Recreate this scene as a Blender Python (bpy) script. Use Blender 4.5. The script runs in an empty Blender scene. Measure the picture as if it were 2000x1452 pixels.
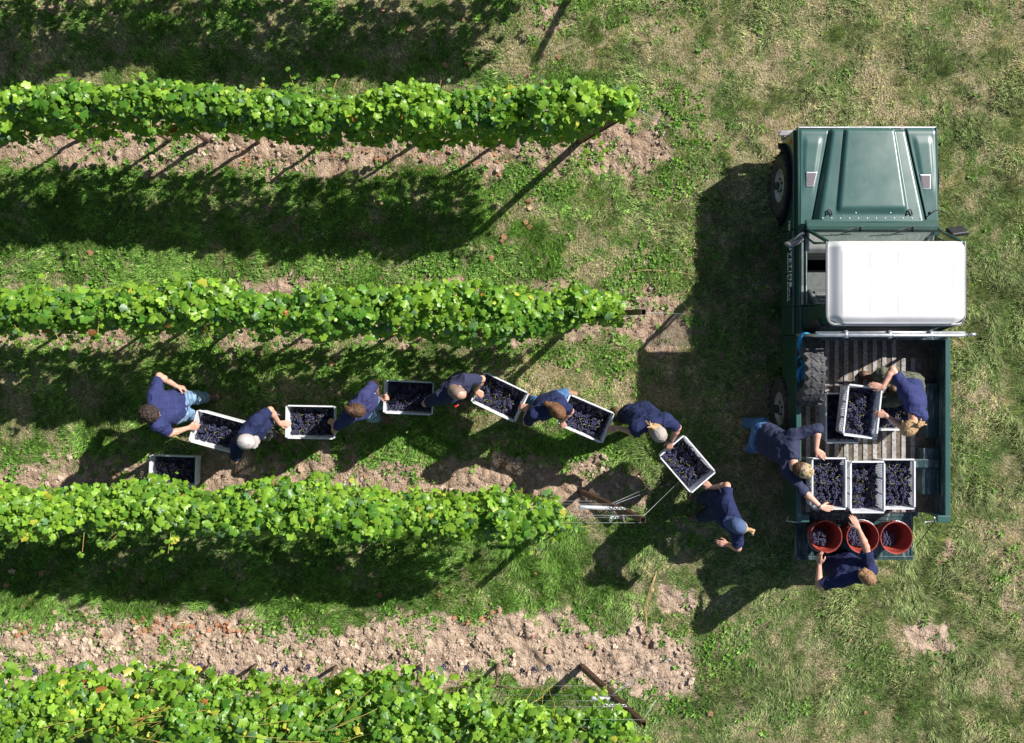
import bpy, bmesh, math, random
import numpy as np
from mathutils import Vector, Matrix
sc = bpy.context.scene
C = sc.collection
R = math.radians
# ---------------------------------------------------------------- camera, sky, sun, exposure
CAMH, FPX = 12.8, 1871.0           # flying height in metres, focal length in photo pixels
cam_d = bpy.data.cameras.new('camera'); cam = bpy.data.objects.new('camera', cam_d); C.objects.link(cam)
cam.location = (0, 0, CAMH); cam_d.sensor_width = 36; cam_d.lens = 36*FPX/2000
cam_d.shift_x = 25/2000; cam_d.shift_y = -76/2000
cam_d.clip_start = .1; cam_d.clip_end = 2000
sc.camera = cam
SUN = Vector((.985, .66, 1)).normalized()
w = bpy.data.worlds.new('World'); sc.world = w; w.use_nodes = True
wn = w.node_tree.nodes; wl = w.node_tree.links
bg = wn['Background']; sky = wn.new('ShaderNodeTexSky'); sky.sky_type = 'NISHITA'; sky.sun_disc = False
sky.sun_elevation = math.asin(SUN.z); sky.sun_rotation = math.atan2(SUN.x, SUN.y)
wl.new(sky.outputs[0], bg.inputs[0]); bg.inputs[1].default_value = .058
sd = bpy.data.lights.new('sun', 'SUN'); sd.energy = 5.0; sd.angle = R(.5); sd.color = (1, .95, .88)
so = bpy.data.objects.new('sun', sd); C.objects.link(so); so.rotation_euler = SUN.to_track_quat('Z', 'Y').to_euler()
so.location = (10, 6, 12)
sc.view_settings.view_transform = 'Standard'; sc.view_settings.look = 'None'
sc.view_settings.exposure = 0.72; sc.view_settings.gamma = 1
sc.cycles.max_bounces = 6; sc.cycles.diffuse_bounces = 3; sc.cycles.glossy_bounces = 3
sc.cycles.transmission_bounces = 4; sc.cycles.transparent_max_bounces = 8

def W(px, py, h=0.0):              # a pixel of the photograph at height h -> world point
    s = (CAMH-h)/FPX
    return Vector(((px-975)*s, -(py-650)*s, h))
rng = np.random.default_rng(7)
random.seed(7)
# ---------------------------------------------------------------- object helpers
def link(o, parent=None):
    C.objects.link(o)
    if parent is not None: o.parent = parent
    return o
def tag(o, label=None, cat=None, group=None, kind=None):
    if label: o['label'] = label
    if cat: o['category'] = cat
    if group: o['group'] = group
    if kind: o['kind'] = kind
    return o
def thing(name, label, cat, loc=(0, 0, 0), rz=0, group=None):
    o = bpy.data.objects.new(name, None); o.empty_display_size = .1
    link(o); o.location = loc; o.rotation_euler = (0, 0, rz)
    return tag(o, label, cat, group)
def npmesh(name, V, F, mat, parent=None, smooth=True, col=None, mats=None, mi=None):
    """V (n,3) array, F (m,k) array of one face size"""
    V = np.ascontiguousarray(V, dtype=np.float32); F = np.ascontiguousarray(F, dtype=np.int32)
    me = bpy.data.meshes.new(name); k = F.shape[1]
    me.vertices.add(len(V)); me.vertices.foreach_set('co', V.ravel())
    me.loops.add(F.size); me.loops.foreach_set('vertex_index', F.ravel())
    me.polygons.add(len(F)); me.polygons.foreach_set('loop_start', np.arange(0, F.size, k, dtype=np.int32))
    me.polygons.foreach_set('use_smooth', np.full(len(F), smooth))
    if col is not None:
        a = me.color_attributes.new('Col', 'FLOAT_COLOR', 'POINT')
        c4 = np.ones((len(V), 4), np.float32); c4[:, :3] = col; a.data.foreach_set('color', c4.ravel())
    me.update(calc_edges=True)
    for m in (mats or [mat]): me.materials.append(m)
    if mi is not None: me.polygons.foreach_set('material_index', np.ascontiguousarray(mi, dtype=np.int32))
    o = bpy.data.objects.new(name, me)
    return link(o, parent)
def copy_tree(o, parent=None):
    c = o.copy(); C.objects.link(c)
    if parent is not None: c.parent = parent
    for ch in [x for x in o.children]: copy_tree(ch, c)
    return c
class MB:
    """collects shapes, builds ONE mesh"""
    def __init__(s): s.v = []; s.f = []; s.n = 0; s.sm = []
    def add(s, V, F, M=None, smooth=False):
        V = [Vector(p) for p in V]
        if M is not None: V = [M @ p for p in V]
        s.v += V; s.f += [tuple(i+s.n for i in f) for f in F]; s.sm += [smooth]*len(F); s.n += len(V); return s
    def box(s, x0, x1, y0, y1, z0, z1, M=None):
        V = [(x, y, z) for z in (z0, z1) for y in (y0, y1) for x in (x0, x1)]
        return s.add(V, [(0, 2, 3, 1), (4, 5, 7, 6), (0, 1, 5, 4), (2, 6, 7, 3), (0, 4, 6, 2), (1, 3, 7, 5)], M)
    def prism(s, poly, axis, a, b, M=None):       # polygon extruded along an axis
        def pt(u, v, t): return {'x': (t, u, v), 'y': (u, t, v), 'z': (u, v, t)}[axis]
        n = len(poly); V = [pt(u, v, a) for u, v in poly]+[pt(u, v, b) for u, v in poly]
        F = [tuple(range(n)), tuple(range(2*n-1, n-1, -1))]+[(i, i+n, (i+1) % n+n, (i+1) % n) for i in range(n)]
        return s.add(V, F, M)
    def tube(s, pts, r, seg=8, M=None, cap=True, closed=False):
        pts = [Vector(p) for p in pts]; n = len(pts); rr = r if isinstance(r, (list, tuple)) else [r]*n
        V = []; up = None
        for i, p in enumerate(pts):
            if closed: t = pts[(i+1) % n]-pts[i-1]
            else: t = pts[min(i+1, n-1)]-pts[max(i-1, 0)]
            t.normalize()
            if up is None: up = Vector((0, 0, 1)) if abs(t.z) < .9 else Vector((1, 0, 0))
            a = t.cross(up)
            if a.length < 1e-4: a = t.cross(Vector((0, 1, 0)))
            a.normalize(); b = a.cross(t); up = b
            V += [p+(a*math.cos(2*math.pi*k/seg)+b*math.sin(2*math.pi*k/seg))*rr[i] for k in range(seg)]
        F = []
        for i in range(n if closed else n-1):
            j = (i+1) % n
            F += [(i*seg+k, i*seg+(k+1) % seg, j*seg+(k+1) % seg, j*seg+k) for k in range(seg)]
        if cap and not closed: F += [tuple(range(seg-1, -1, -1)), tuple((n-1)*seg+k for k in range(seg))]
        return s.add(V, F, M, True)
    def lathe(s, prof, axis='z', seg=32, M=None, smooth=True):      # prof: (r, t)
        V = []
        for r, t in prof:
            for k in range(seg):
                c, d = r*math.cos(2*math.pi*k/seg), r*math.sin(2*math.pi*k/seg)
                V.append({'z': (c, d, t), 'x': (t, c, d), 'y': (d, t, c)}[axis])
        F = [(i*seg+k, i*seg+(k+1) % seg, (i+1)*seg+(k+1) % seg, (i+1)*seg+k) for i in range(len(prof)-1) for k in range(seg)]
        return s.add(V, F, M, smooth)
    def ribbon(s, pts, side, w, th=.002, M=None):
        V = []
        for p, d in zip(pts, side):
            p = Vector(p); d = Vector(d).normalized()*w/2; V += [p-d, p+d]
        F = [(2*i, 2*i+1, 2*i+3, 2*i+2) for i in range(len(pts)-1)]
        return s.add(V, F, M, True)
    def build(s, name, mat, parent=None, bevel=0, seg=2, solid=0, autosmooth=False):
        me = bpy.data.meshes.new(name); me.from_pydata([tuple(p) for p in s.v], [], s.f); me.update()
        bm = bmesh.new(); bm.from_mesh(me); bmesh.ops.recalc_face_normals(bm, faces=bm.faces); bm.to_mesh(me); bm.free()
        me.polygons.foreach_set('use_smooth', s.sm)
        me.materials.append(mat); o = link(bpy.data.objects.new(name, me), parent)
        if solid: m = o.modifiers.new('s', 'SOLIDIFY'); m.thickness = solid; m.offset = 0
        if bevel:
            m = o.modifiers.new('b', 'BEVEL'); m.width = bevel; m.segments = seg; m.limit_method = 'ANGLE'; m.angle_limit = R(40)
            m.harden_normals = False
        return o
# ---------------------------------------------------------------- materials
def nmat(name):
    m = bpy.data.materials.new(name); m.use_nodes = True; nt = m.node_tree
    return m, nt.nodes, nt.links, nt.nodes['Principled BSDF']
def noise_mix(n, l, c1, c2, scale, lo=.35, hi=.65, detail=4, vec=None, rough=.6):
    t = n.new('ShaderNodeTexNoise'); t.inputs['Scale'].default_value = scale; t.inputs['Detail'].default_value = detail
    t.inputs['Roughness'].default_value = rough
    if vec: l.new(vec, t.inputs['Vector'])
    r = n.new('ShaderNodeValToRGB'); e = r.color_ramp.elements
    e[0].position = lo; e[1].position = hi; e[0].color = (*c1, 1); e[1].color = (*c2, 1)
    l.new(t.outputs[0], r.inputs[0]); return r.outputs[0], t
def mat(name, c, rough=.5, metal=0, c2=None, scale=20, bump=0, bscale=60, coat=0, spec=.5, trans=0, lo=.35, hi=.65, detail=5, sss=0, aniso=None):
    m, n, l, b = nmat(name)
    b.inputs['Base Color'].default_value = (*c, 1); b.inputs['Roughness'].default_value = rough
    b.inputs['Metallic'].default_value = metal; b.inputs['Coat Weight'].default_value = coat
    b.inputs['Specular IOR Level'].default_value = spec; b.inputs['Transmission Weight'].default_value = trans
    if sss: b.inputs['Subsurface Weight'].default_value = sss; b.inputs['Subsurface Radius'].default_value = (.012, .005, .003)
    tc = n.new('ShaderNodeTexCoord'); mp = n.new('ShaderNodeMapping'); l.new(tc.outputs['Object'], mp.inputs[0])
    if aniso: mp.inputs['Scale'].default_value = aniso
    if c2 is not None:
        o, _ = noise_mix(n, l, c, c2, scale, lo, hi, detail, mp.outputs[0]); l.new(o, b.inputs['Base Color'])
    if bump:
        t = n.new('ShaderNodeTexNoise'); t.inputs['Scale'].default_value = bscale; t.inputs['Detail'].default_value = 5
        l.new(mp.outputs[0], t.inputs['Vector'])
        bp = n.new('ShaderNodeBump'); bp.inputs['Strength'].default_value = bump; bp.inputs['Distance'].default_value = .01
        l.new(t.outputs[0], bp.inputs['Height']); l.new(bp.outputs[0], b.inputs['Normal'])
    return m
def leafmat(name, rough=.45, trans=.35, tint=(1.25, 1.35, .55), spec=.4):
    m, n, l, b = nmat(name)
    a = n.new('ShaderNodeAttribute'); a.attribute_name = 'Col'
    l.new(a.outputs['Color'], b.inputs['Base Color']); b.inputs['Roughness'].default_value = rough
    b.inputs['Specular IOR Level'].default_value = spec
    if trans:
        t = n.new('ShaderNodeBsdfTranslucent'); mul = n.new('ShaderNodeMix'); mul.data_type = 'RGBA'; mul.blend_type = 'MULTIPLY'
        mul.inputs[0].default_value = 1; l.new(a.outputs['Color'], mul.inputs[6]); mul.inputs[7].default_value = (*tint, 1)
        l.new(mul.outputs[2], t.inputs[0]); mx = n.new('ShaderNodeMixShader'); mx.inputs[0].default_value = trans
        l.new(b.outputs[0], mx.inputs[1]); l.new(t.outputs[0], mx.inputs[2]); l.new(mx.outputs[0], n['Material Output'].inputs[0])
    return m
# ---------------------------------------------------------------- noise
def _hash(ix, iy, iz, seed):
    h = (ix*374761393+iy*668265263+iz*2147483647+seed*1274126177) & 0xffffffff
    h = ((h ^ (h >> 13))*1274126177) & 0xffffffff
    h = (h ^ (h >> 16)) & 0xffffff
    return h.astype(np.float32)/0xffffff
def vn(x, y, z=0.0, seed=0):
    x = np.asarray(x, dtype=np.float64); y = np.asarray(y, dtype=np.float64); z = np.asarray(z, dtype=np.float64)+np.zeros_like(x)
    ix, iy, iz = np.floor(x).astype(np.int64), np.floor(y).astype(np.int64), np.floor(z).astype(np.int64)
    fx, fy, fz = x-ix, y-iy, z-iz
    fx, fy, fz = fx*fx*(3-2*fx), fy*fy*(3-2*fy), fz*fz*(3-2*fz); o = 0
    for a in (0, 1):
        for b in (0, 1):
            for c in (0, 1):
                wgt = (fx if a else 1-fx)*(fy if b else 1-fy)*(fz if c else 1-fz)
                o = o+wgt*_hash(ix+a, iy+b, iz+c, seed)
    return o
def fbm(x, y, s, seed=0, oct=3):
    o = 0; a = 1; t = 0
    for i in range(oct): o = o+a*vn(x*s*2**i, y*s*2**i, 0, seed+i); t += a; a *= .55
    return o/t
def sst(x, a, b): t = np.clip((x-a)/(b-a), 0, 1); return t*t*(3-2*t)
# ---------------------------------------------------------------- ground masks
ROWY = [4.89, 2.56, .235, -2.12, -4.445, -6.78]        # world y of vine rows, top of photo first
ROWX = [1.05, 1.05, 1.05, 1.05, 1.05, 1.05]             # foot of each end post
SOILX = [2.3, 2.35, 2.32, 1.6, 2.55, 2.6]
SOILW = [.28, .37, .38, .38, .47, .40]; SOILC = [.0, 0, 0, .06, .16, 0]
def soil_mask(x, y):
    o = np.zeros_like(x)
    n1 = (fbm(x, y, 1.5, 11, 4)-.5)*1.35; n2 = (fbm(x, y, 6, 21, 3)-.5)*2.2
    for ry, rx, sw, c in zip(ROWY, SOILX, SOILW, SOILC):
        d = np.abs(y-ry-c)-sw+n1*.55+n2*.22
        e = x-rx+n1*.7
        o = np.maximum(o, (1-sst(d, -.08, .06))*(1-sst(e, -.15, .15)))
    # bare patches: beside the tall end post, and scattered small ones
    for px, py, r in ((1212, 958, .34), (1320, 1180, .14), (1360, 1040, .22), (1090, 35, .26), (1285, 650, .3), (1810, 1250, .18), (1850, 1060, .16), (1230, 1280, .3), (1350, 1180, .1)):
        p = W(px, py); d = np.hypot(x-p.x, (y-p.y)*1.1)+n1*.5+n2*.2; o = np.maximum(o, 1-sst(d, r-.06, r+.06))
    q = fbm(x, y, 2.2, 41, 4); o = np.maximum(o, sst(q, .60, .74)*.38*(.1+.9*sst(x, .6, 2.2)))
    return o
def alley(y):   # 0 in the vine line, 1 in the middle between two rows
    d = np.min(np.stack([np.abs(y-r) for r in ROWY]), 0); return np.clip(d/1.15, 0, 1)
def dry_mask(x, y):
    n = fbm(x, y, .55, 31, 4); m = fbm(x, y, 2.2, 35, 3)
    f3 = fbm(x, y, 6.5, 38, 2); f4 = fbm(x, y, 15, 39, 2); base = (n-.5)*1.1+(m-.5)*1.35+(f3-.5)*1.35+(f4-.5)*.9
    right = sst(x, .2, 2.6)*.07-sst(x, 3.0, 5.0)*.06       # headland on the right is mostly dry
    third = np.exp(-((y+.85)/.55)**2)*.20                  # the trodden alley the pickers stand in
    top = sst(y, 3.0, 3.6)*(.02+.16*sst(x, -.5, 1))
    green = np.exp(-((y-1.35)/.65)**2)*.38*(1-sst(x, 0, 2))+np.exp(-((y+3.25)/.7)**2)*.30*(1-sst(x, .3, 2.5))
    lanes = (vn(x*1.7+3, y*.22, 0, 77)-.5)*.6*sst(x, 2.6, 3.6)
    return np.clip(.36+base+right+third+top-green+lanes, 0, 1)
def gz(x, y):   # ground height
    s = soil_mask(x, y)
    near = sst(9.5-np.maximum(np.abs(x), np.abs(y)), 0, 1.5)
    z = (fbm(x, y, .5, 51, 2)-.5)*.05+(fbm(x, y, 3.5, 52, 2)-.5)*.03
    wx, wy = x+.04*vn(x*9, y*9, 0, 71), y+.04*vn(x*9, y*9, 5, 72)
    cl = fbm(x, y, 5, 61, 2); r1 = np.abs(2*vn(wx*11, wy*11, 0, 62)-1); r2 = np.abs(2*vn(wx*24, wy*24, 0, 66)-1)
    z = z+s*((cl-.5)*.07+np.minimum(r1, .5)*.075*(.4+.6*cl)+np.minimum(r2, .6)*.028-.03)
    return z*near
# ---------------------------------------------------------------- ground sheet
fine = .022
ax = np.arange(-8.4, 8.61, fine); ay = np.arange(-7.2, 6.21, fine)
def grow(a): 
    out = []; st = .08; p = 0
    while p < 320: p += st; st *= 1.45; out.append(p)
    out = np.array(out); return np.concatenate([(a[0]-out)[::-1], a, a[-1]+out])
gx, gy = grow(ax), grow(ay)
X, Y = np.meshgrid(gx, gy, indexing='xy'); xf, yf = X.ravel(), Y.ravel()
Z = gz(xf, yf); nx, ny = len(gx), len(gy)
ii = (np.arange(ny-1)[:, None]*nx+np.arange(nx-1)[None]).ravel()
GF = np.stack([ii, ii+1, ii+1+nx, ii+nx], 1)
far = 1-sst(10.5-np.maximum(np.abs(xf), np.abs(yf)), 0, 2)
gcol = np.stack([np.clip(soil_mask(xf, yf), 0, 1)*(1-far), dry_mask(xf, yf)*(1-far)+.42*far, sst(-yf, 3.0, 3.7)*(1-sst(-yf, 5.4, 5.9))], 1)
m, n, l, b = nmat('ground'); M_ground = m
tc = n.new('ShaderNodeTexCoord'); at = n.new('ShaderNodeAttribute'); at.attribute_name = 'Col'
sep = n.new('ShaderNodeSeparateColor'); l.new(at.outputs['Color'], sep.inputs[0])
s1, _ = noise_mix(n, l, (.30, .215, .155), (.56, .44, .34), 7, .3, .65, 8, tc.outputs['Object'])
s2, _ = noise_mix(n, l, (.60, .55, .52), (1, 1, 1), 40, .3, .6, 6, tc.outputs['Object'])
sm = n.new('ShaderNodeMix'); sm.data_type = 'RGBA'; sm.blend_type = 'MULTIPLY'; sm.inputs[0].default_value = .8
l.new(s1, sm.inputs[6]); l.new(s2, sm.inputs[7])
st_ = n.new('ShaderNodeMix'); st_.data_type = 'RGBA'; st_.blend_type = 'MULTIPLY'; st_.inputs[0].default_value = 1
tn_ = n.new('ShaderNodeMix'); tn_.data_type = 'RGBA'; l.new(sep.outputs[2], tn_.inputs[0]); tn_.inputs[6].default_value = (.84, .81, .78, 1); tn_.inputs[7].default_value = (1, 1, 1, 1)   # the southern strip is drier and paler earth
l.new(sm.outputs[2], st_.inputs[6]); l.new(tn_.outputs[2], st_.inputs[7])
g1, _ = noise_mix(n, l, (.035, .075, .018), (.11, .18, .04), 20, .35, .65, 6, tc.outputs['Object'])
g2, _ = noise_mix(n, l, (.11, .10, .05), (.40, .34, .21), 38, .35, .65, 6, tc.outputs['Object'])
gm = n.new('ShaderNodeMix'); gm.data_type = 'RGBA'; l.new(sep.outputs[1], gm.inputs[0]); l.new(g1, gm.inputs[6]); l.new(g2, gm.inputs[7])
fm = n.new('ShaderNodeMix'); fm.data_type = 'RGBA'; l.new(sep.outputs[0], fm.inputs[0]); l.new(gm.outputs[2], fm.inputs[6]); l.new(st_.outputs[2], fm.inputs[7])
l.new(fm.outputs[2], b.inputs['Base Color']); b.inputs['Roughness'].default_value = .95; b.inputs['Specular IOR Level'].default_value = .1
bt = n.new('ShaderNodeTexNoise'); bt.inputs['Scale'].default_value = 42; bt.inputs['Detail'].default_value = 6; l.new(tc.outputs['Object'], bt.inputs['Vector'])
bp = n.new('ShaderNodeBump'); bp.inputs['Strength'].default_value = 1; bp.inputs['Distance'].default_value = .035
l.new(bt.outputs[0], bp.inputs['Height']); l.new(bp.outputs[0], b.inputs['Normal'])
g = npmesh('ground', np.stack([xf, yf, Z], 1), GF, M_ground, col=gcol); tag(g, kind='structure')
# ---------------------------------------------------------------- grass blades
M_grass = leafmat('grass', .6, .3, (1.2, 1.3, .6), .25)
def blades(name, label, ntuft, per, seed, kind):
    r = np.random.default_rng(seed)
    tx = r.uniform(-8.2, 8.4, ntuft); ty = r.uniform(-6.6, 5.7, ntuft)
    s = soil_mask(tx, ty); d = dry_mask(tx, ty)
    lush = np.clip(1-d, 0, 1)
    dens = fbm(tx, ty, 3.1, 131, 3)
    keep = (r.random(ntuft) > s*1.15-.06) & (r.random(ntuft) < .55+.5*lush+(dens-.5)*1.0)
    tx, ty, d, lush = tx[keep], ty[keep], d[keep], lush[keep]
    flow = 2*np.pi*(fbm(tx, ty, 1.1, 141, 2)*2.4)+r.normal(0, .38, len(tx))
    th = (.042+.075*lush*sst(fbm(tx, ty, 1.7, 151, 2), .3, .7))*r.uniform(.7, 1.3, len(tx))
    R_ = lambda a: np.repeat(a, per)
    n = len(tx)*per
    x = R_(tx)+r.normal(0, .018, n); y = R_(ty)+r.normal(0, .018, n)
    a = R_(flow)+r.normal(0, .6, n); L = R_(th)*r.uniform(.6, 1.35, n)
    lean = r.uniform(.35, 1.15, n); wd = r.uniform(.0022, .0046, n)*(1+.35*R_(lush))
    z = gz(x, y)-.004
    dx, dy = np.cos(a), np.sin(a)
    hx, hz = np.sin(lean)*L, np.cos(lean)*L
    V = np.empty((n, 3, 3), np.float32)
    V[:, 0] = np.stack([x-dy*wd, y+dx*wd, z], 1); V[:, 1] = np.stack([x+dy*wd, y-dx*wd, z], 1)
    V[:, 2] = np.stack([x+dx*hx*1.1, y+dy*hx*1.1, z+hz], 1)
    # colour of each blade
    dd = np.clip(R_(d)*1.0+r.normal(0, .2, n), 0, 1)
    v = R_(fbm(tx, ty, 1.1, 161, 2))[:, None]
    v2 = R_(fbm(tx, ty, 4.0, 165, 2))[:, None]
    green = np.array([.115, .26, .034])*(1-v)+np.array([.225, .37, .085])*v
    rg = R_(sst(tx, .8, 3.0))[:, None]; green = green*(1-rg)+np.array([.27, .325, .14])*rg
    green = green*(.55+.9*v2); green = green*R_(1+.25*sst(ty, 2.9, 3.6)*0)[:, None]
    straw = (np.array([.58, .49, .31])*(1-v)+np.array([.48, .45, .23])*v)*(.7+.6*v2)
    dd = sst(dd, .25, .85)[:, None]
    c = (green*(1-dd)+straw*dd)*r.uniform(.55, 1.45, (n, 1))*np.repeat(r.uniform(.55, 1.5, len(tx)), per)[:, None]
    o = npmesh(name, V.reshape(-1, 3), np.arange(n*3).reshape(-1, 3), M_grass, col=np.repeat(c, 3, 0), smooth=False)
    return tag(o, label, 'grass', kind='stuff')
blades('grass', 'short mown grass, green and straw coloured, between and beside the vine rows', 135000, 8, 3, 0)
# ---------------------------------------------------------------- broad-leaved weeds, one object of ground cover
M_weed = leafmat('weed', .45, .3, (1.2, 1.3, .5), .35)
def weeds():
    r = np.random.default_rng(5)
    N = 70000; x = r.uniform(-8, 8, N); y = r.uniform(-6.4, 5.6, N)
    s = soil_mask(x, y); d = dry_mask(x, y); n = fbm(x, y, 1.6, 201, 3)
    al = alley(y); edge = np.exp(-((al-.46)/.2)**2)*(1-sst(x, 2.2, 3.2))       # they like the edge of the tilled strip
    hot = 0
    for px, py, rr in ((1345, 300, .5), (1360, 640, .8), (1290, 540, .7), (560, 560, 1.2), (300, 540, 1.0), (800, 560, 1.), (620, 1180, .9), (400, 1180, .8), (820, 875, .5), (560, 870, .35), (1550, 1370, .3), (1420, 1290, .35), (1260, 350, .4), (1000, 1160, .4)):
        p = W(px, py); hot = np.maximum(hot, np.exp(-((x-p.x)**2+(y-p.y)**2)/rr**2))
    pr = (edge*.8+hot*.85+.02)*sst(n, .34, .56)*(1-.8*s)+.0025+.26*s*sst(n, .44, .58)+.30*s*(y > 2.0)*(y < 3.1)*sst(fbm(x, y, 2.4, 222, 2), .5, .62)
    k = r.random(N) < pr*.75; x, y, d = x[k], y[k], d[k]
    per = 7; n_ = len(x)*per; rep = lambda a: np.repeat(a, per)
    size = rep(r.uniform(.6, 1.35, len(x)))
    a = rep(r.uniform(0, 6.3, len(x)))+np.tile(np.arange(per)*2*np.pi/per, len(x))+r.normal(0, .3, n_)
    L = .052*size*r.uniform(.6, 1.2, n_); wd = L*r.uniform(.10, .26, n_); up = r.uniform(.15, .95, n_)
    bx, by = rep(x)+np.cos(a)*.008, rep(y)+np.sin(a)*.008; bz = gz(bx, by)+.004
    dx, dy = np.cos(a), np.sin(a); hx, hz = np.cos(up)*L, np.sin(up)*L
    def P(t, side, dz): return np.stack([bx+dx*hx*t-dy*wd*side, by+dy*hx*t+dx*wd*side, bz+hz*t+dz], 1)
    V = np.stack([P(0, 0, 0), P(.3, .7, .1*L), P(.65, 1, .12*L), P(1, 0, -.1*L), P(.65, -1, .12*L), P(.3, -.7, .1*L), P(.5, 0, .02*L)], 1)
    F = np.array([[0, 5, 6], [5, 4, 6], [4, 3, 6], [3, 2, 6], [2, 1, 6], [1, 0, 6]])
    F = (F[None]+np.arange(n_)[:, None, None]*7).reshape(-1, 3)
    h = rep(r.random(len(x)))[:, None]
    c = (np.array([.08, .22, .025])*(1-h)+np.array([.22, .40, .06])*h)*r.uniform(.7, 1.25, (n_, 1))
    o = npmesh('weeds', V.reshape(-1, 3), F, M_weed, col=np.repeat(c, 7, 0))
    tag(o, 'broad leaved green weeds and clover along the edges of the bare soil strips', 'ground cover', kind='stuff')
weeds()
# ---------------------------------------------------------------- soil clods
def ico(sub):
    bm = bmesh.new(); bmesh.ops.create_icosphere(bm, subdivisions=sub, radius=1)
    V = np.array([v.co[:] for v in bm.verts]); F = np.array([[v.index for v in f.verts] for f in bm.faces]); bm.free(); return V, F
M_clod = leafmat('clod', .95, 0, spec=.1)
nn, ll = M_clod.node_tree.nodes, M_clod.node_tree.links
t_ = nn.new('ShaderNodeTexNoise'); t_.inputs['Scale'].default_value = 50; t_.inputs['Detail'].default_value = 5
tc_ = nn.new('ShaderNodeTexCoord'); ll.new(tc_.outputs['Object'], t_.inputs['Vector'])
b_ = nn.new('ShaderNodeBump'); b_.inputs['Strength'].default_value = .8; b_.inputs['Distance'].default_value = .01
ll.new(t_.outputs[0], b_.inputs['Height']); ll.new(b_.outputs[0], nn['Principled BSDF'].inputs['Normal'])
def clods():
    r = np.random.default_rng(9); Vi, Fi = ico(2)
    N = 150000; x = r.uniform(-8, 3.2, N); y = r.uniform(-6.4, 5.6, N)
    s = soil_mask(x, y); dn = fbm(x, y, 2.3, 233, 3)
    rowc = np.min(np.stack([np.abs(y-q-c) for q, c in zip(ROWY, SOILC)]), 0)
    k = r.random(N) < sst(s, .45, .9)*np.clip(1.15-rowc/.62, 0, 1)*sst(dn, .3, .6)*.42; x, y = x[k], y[k]
    n_ = len(x); sz = .005+.034*r.random(n_)**8+.010*r.random(n_)**1.5
    sz *= np.where(y < -3.4, 1.25, 1.0)
    sc3 = np.stack([r.uniform(.7, 1.3, n_), r.uniform(.7, 1.3, n_), r.uniform(.45, .8, n_)], 1)*sz[:, None]
    a = r.uniform(0, 6.3, n_); nz = r.uniform(.5, 1.35, (n_, len(Vi)))
    V = Vi[None]*sc3[:, None]*nz[..., None]
    ca, sa = np.cos(a)[:, None], np.sin(a)[:, None]
    V = np.stack([V[..., 0]*ca-V[..., 1]*sa+x[:, None], V[..., 0]*sa+V[..., 1]*ca+y[:, None], V[..., 2]+(gz(x, y)+sz*.25)[:, None]], -1)
    F = (Fi[None]+np.arange(n_)[:, None, None]*len(Vi)).reshape(-1, 3)
    h = r.random((n_, 1)); c = np.array([.29, .21, .155])*(1-h)+np.array([.57, .45, .35])*h
    c = c*np.where(y < -3.3, 1, .85)[:, None]
    o = npmesh('soil_clods', V.reshape(-1, 3), F, M_clod, col=np.repeat(c, len(Vi), 0), smooth=False)
    tag(o, 'dry crumbly pinkish brown clods of tilled soil lying along the vine rows', 'soil clods', kind='stuff')
clods()
# ---------------------------------------------------------------- grape leaf template
def leaf_template():
    half = [(0, 1.0), (14, .85), (30, .74), (46, .87), (60, .95), (76, .80), (90, .69), (108, .78), (126, .80), (148, .64), (168, .45)]
    P = [(a, r_) for a, r_ in half]+[(-a, r_) for a, r_ in half[::-1][:-1]]
    V = [(0, -.12, 0)]
    for a, r_ in P:
        t = R(a); x_, y_ = math.sin(t)*r_, math.cos(t)*r_
        V.append((x_, y_, -.22*(x_*x_+y_*y_)+.10*abs(x_)+.05*math.sin(a*.12)))
    for a, r_ in P:                                     # inner ring, for the cupping of the blade
        t = R(a); x_, y_ = math.sin(t)*r_*.5, math.cos(t)*r_*.5; V.append((x_, y_, .02+.05*abs(x_)))
    n_ = len(P); F = []
    for i in range(n_):
        j = (i+1) % n_
        if i == 10: F.append((0, 1+n_+i, 1+n_+j)); continue
        F += [(0, 1+n_+i, 1+n_+j), (1+n_+i, 1+i, 1+j), (1+n_+i, 1+j, 1+n_+j)]
    V = np.array(V); V[:, 1] += .15; F = np.array(F)[:, ::-1]
    return V*.5, F
LV, LF = leaf_template()
def leaves_arrays(pos, nrm, tip, size, r, cup=1.0):
    """place one leaf at each pos; nrm = face direction, tip = direction of the point"""
    nrm = nrm/np.linalg.norm(nrm, axis=1, keepdims=True)
    tip = tip-nrm*(tip*nrm).sum(1, keepdims=True); tip /= np.linalg.norm(tip, axis=1, keepdims=True)+1e-9
    sx = np.cross(tip, nrm); n_ = len(pos)
    V = LV[None]*size[:, None, None]*np.stack([r.uniform(.85, 1.12, n_), np.ones(n_), r.uniform(.3, 2.0, n_)*cup], 1)[:, None, :]
    bend = r.normal(0, .5, (n_, 1)); V[..., 2] += bend*V[..., 0]*V[..., 1]/size[:, None]*1.2
    out = pos[:, None]+V[..., :1]*sx[:, None]+V[..., 1:2]*tip[:, None]+V[..., 2:]*nrm[:, None]
    F = (LF[None]+np.arange(n_)[:, None, None]*len(LV)).reshape(-1, 3)
    return out.reshape(-1, 3), F
M_vleaf = leafmat('vine_leaf', .36, .33, (1.35, 1.35, .35), .35)
M_bark = mat('vine_bark', (.10, .065, .04), .9, c2=(.2, .14, .09), scale=30, bump=.8, bscale=80)
M_cane = mat('vine_cane', (.42, .22, .06), .6, c2=(.30, .34, .07), scale=6)
M_wire = mat('galvanised_wire', (.30, .31, .32), .55, .6)
M_rust = mat('brown_steel', (.055, .028, .022), .5, .3, c2=(.13, .065, .05), scale=18, bump=.2)
M_galv = mat('galvanised_pipe', (.55, .58, .62), .38, .6, c2=(.68, .7, .73), scale=25)
M_grape = leafmat('grape_berry', .38, 0, spec=.5)
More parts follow.
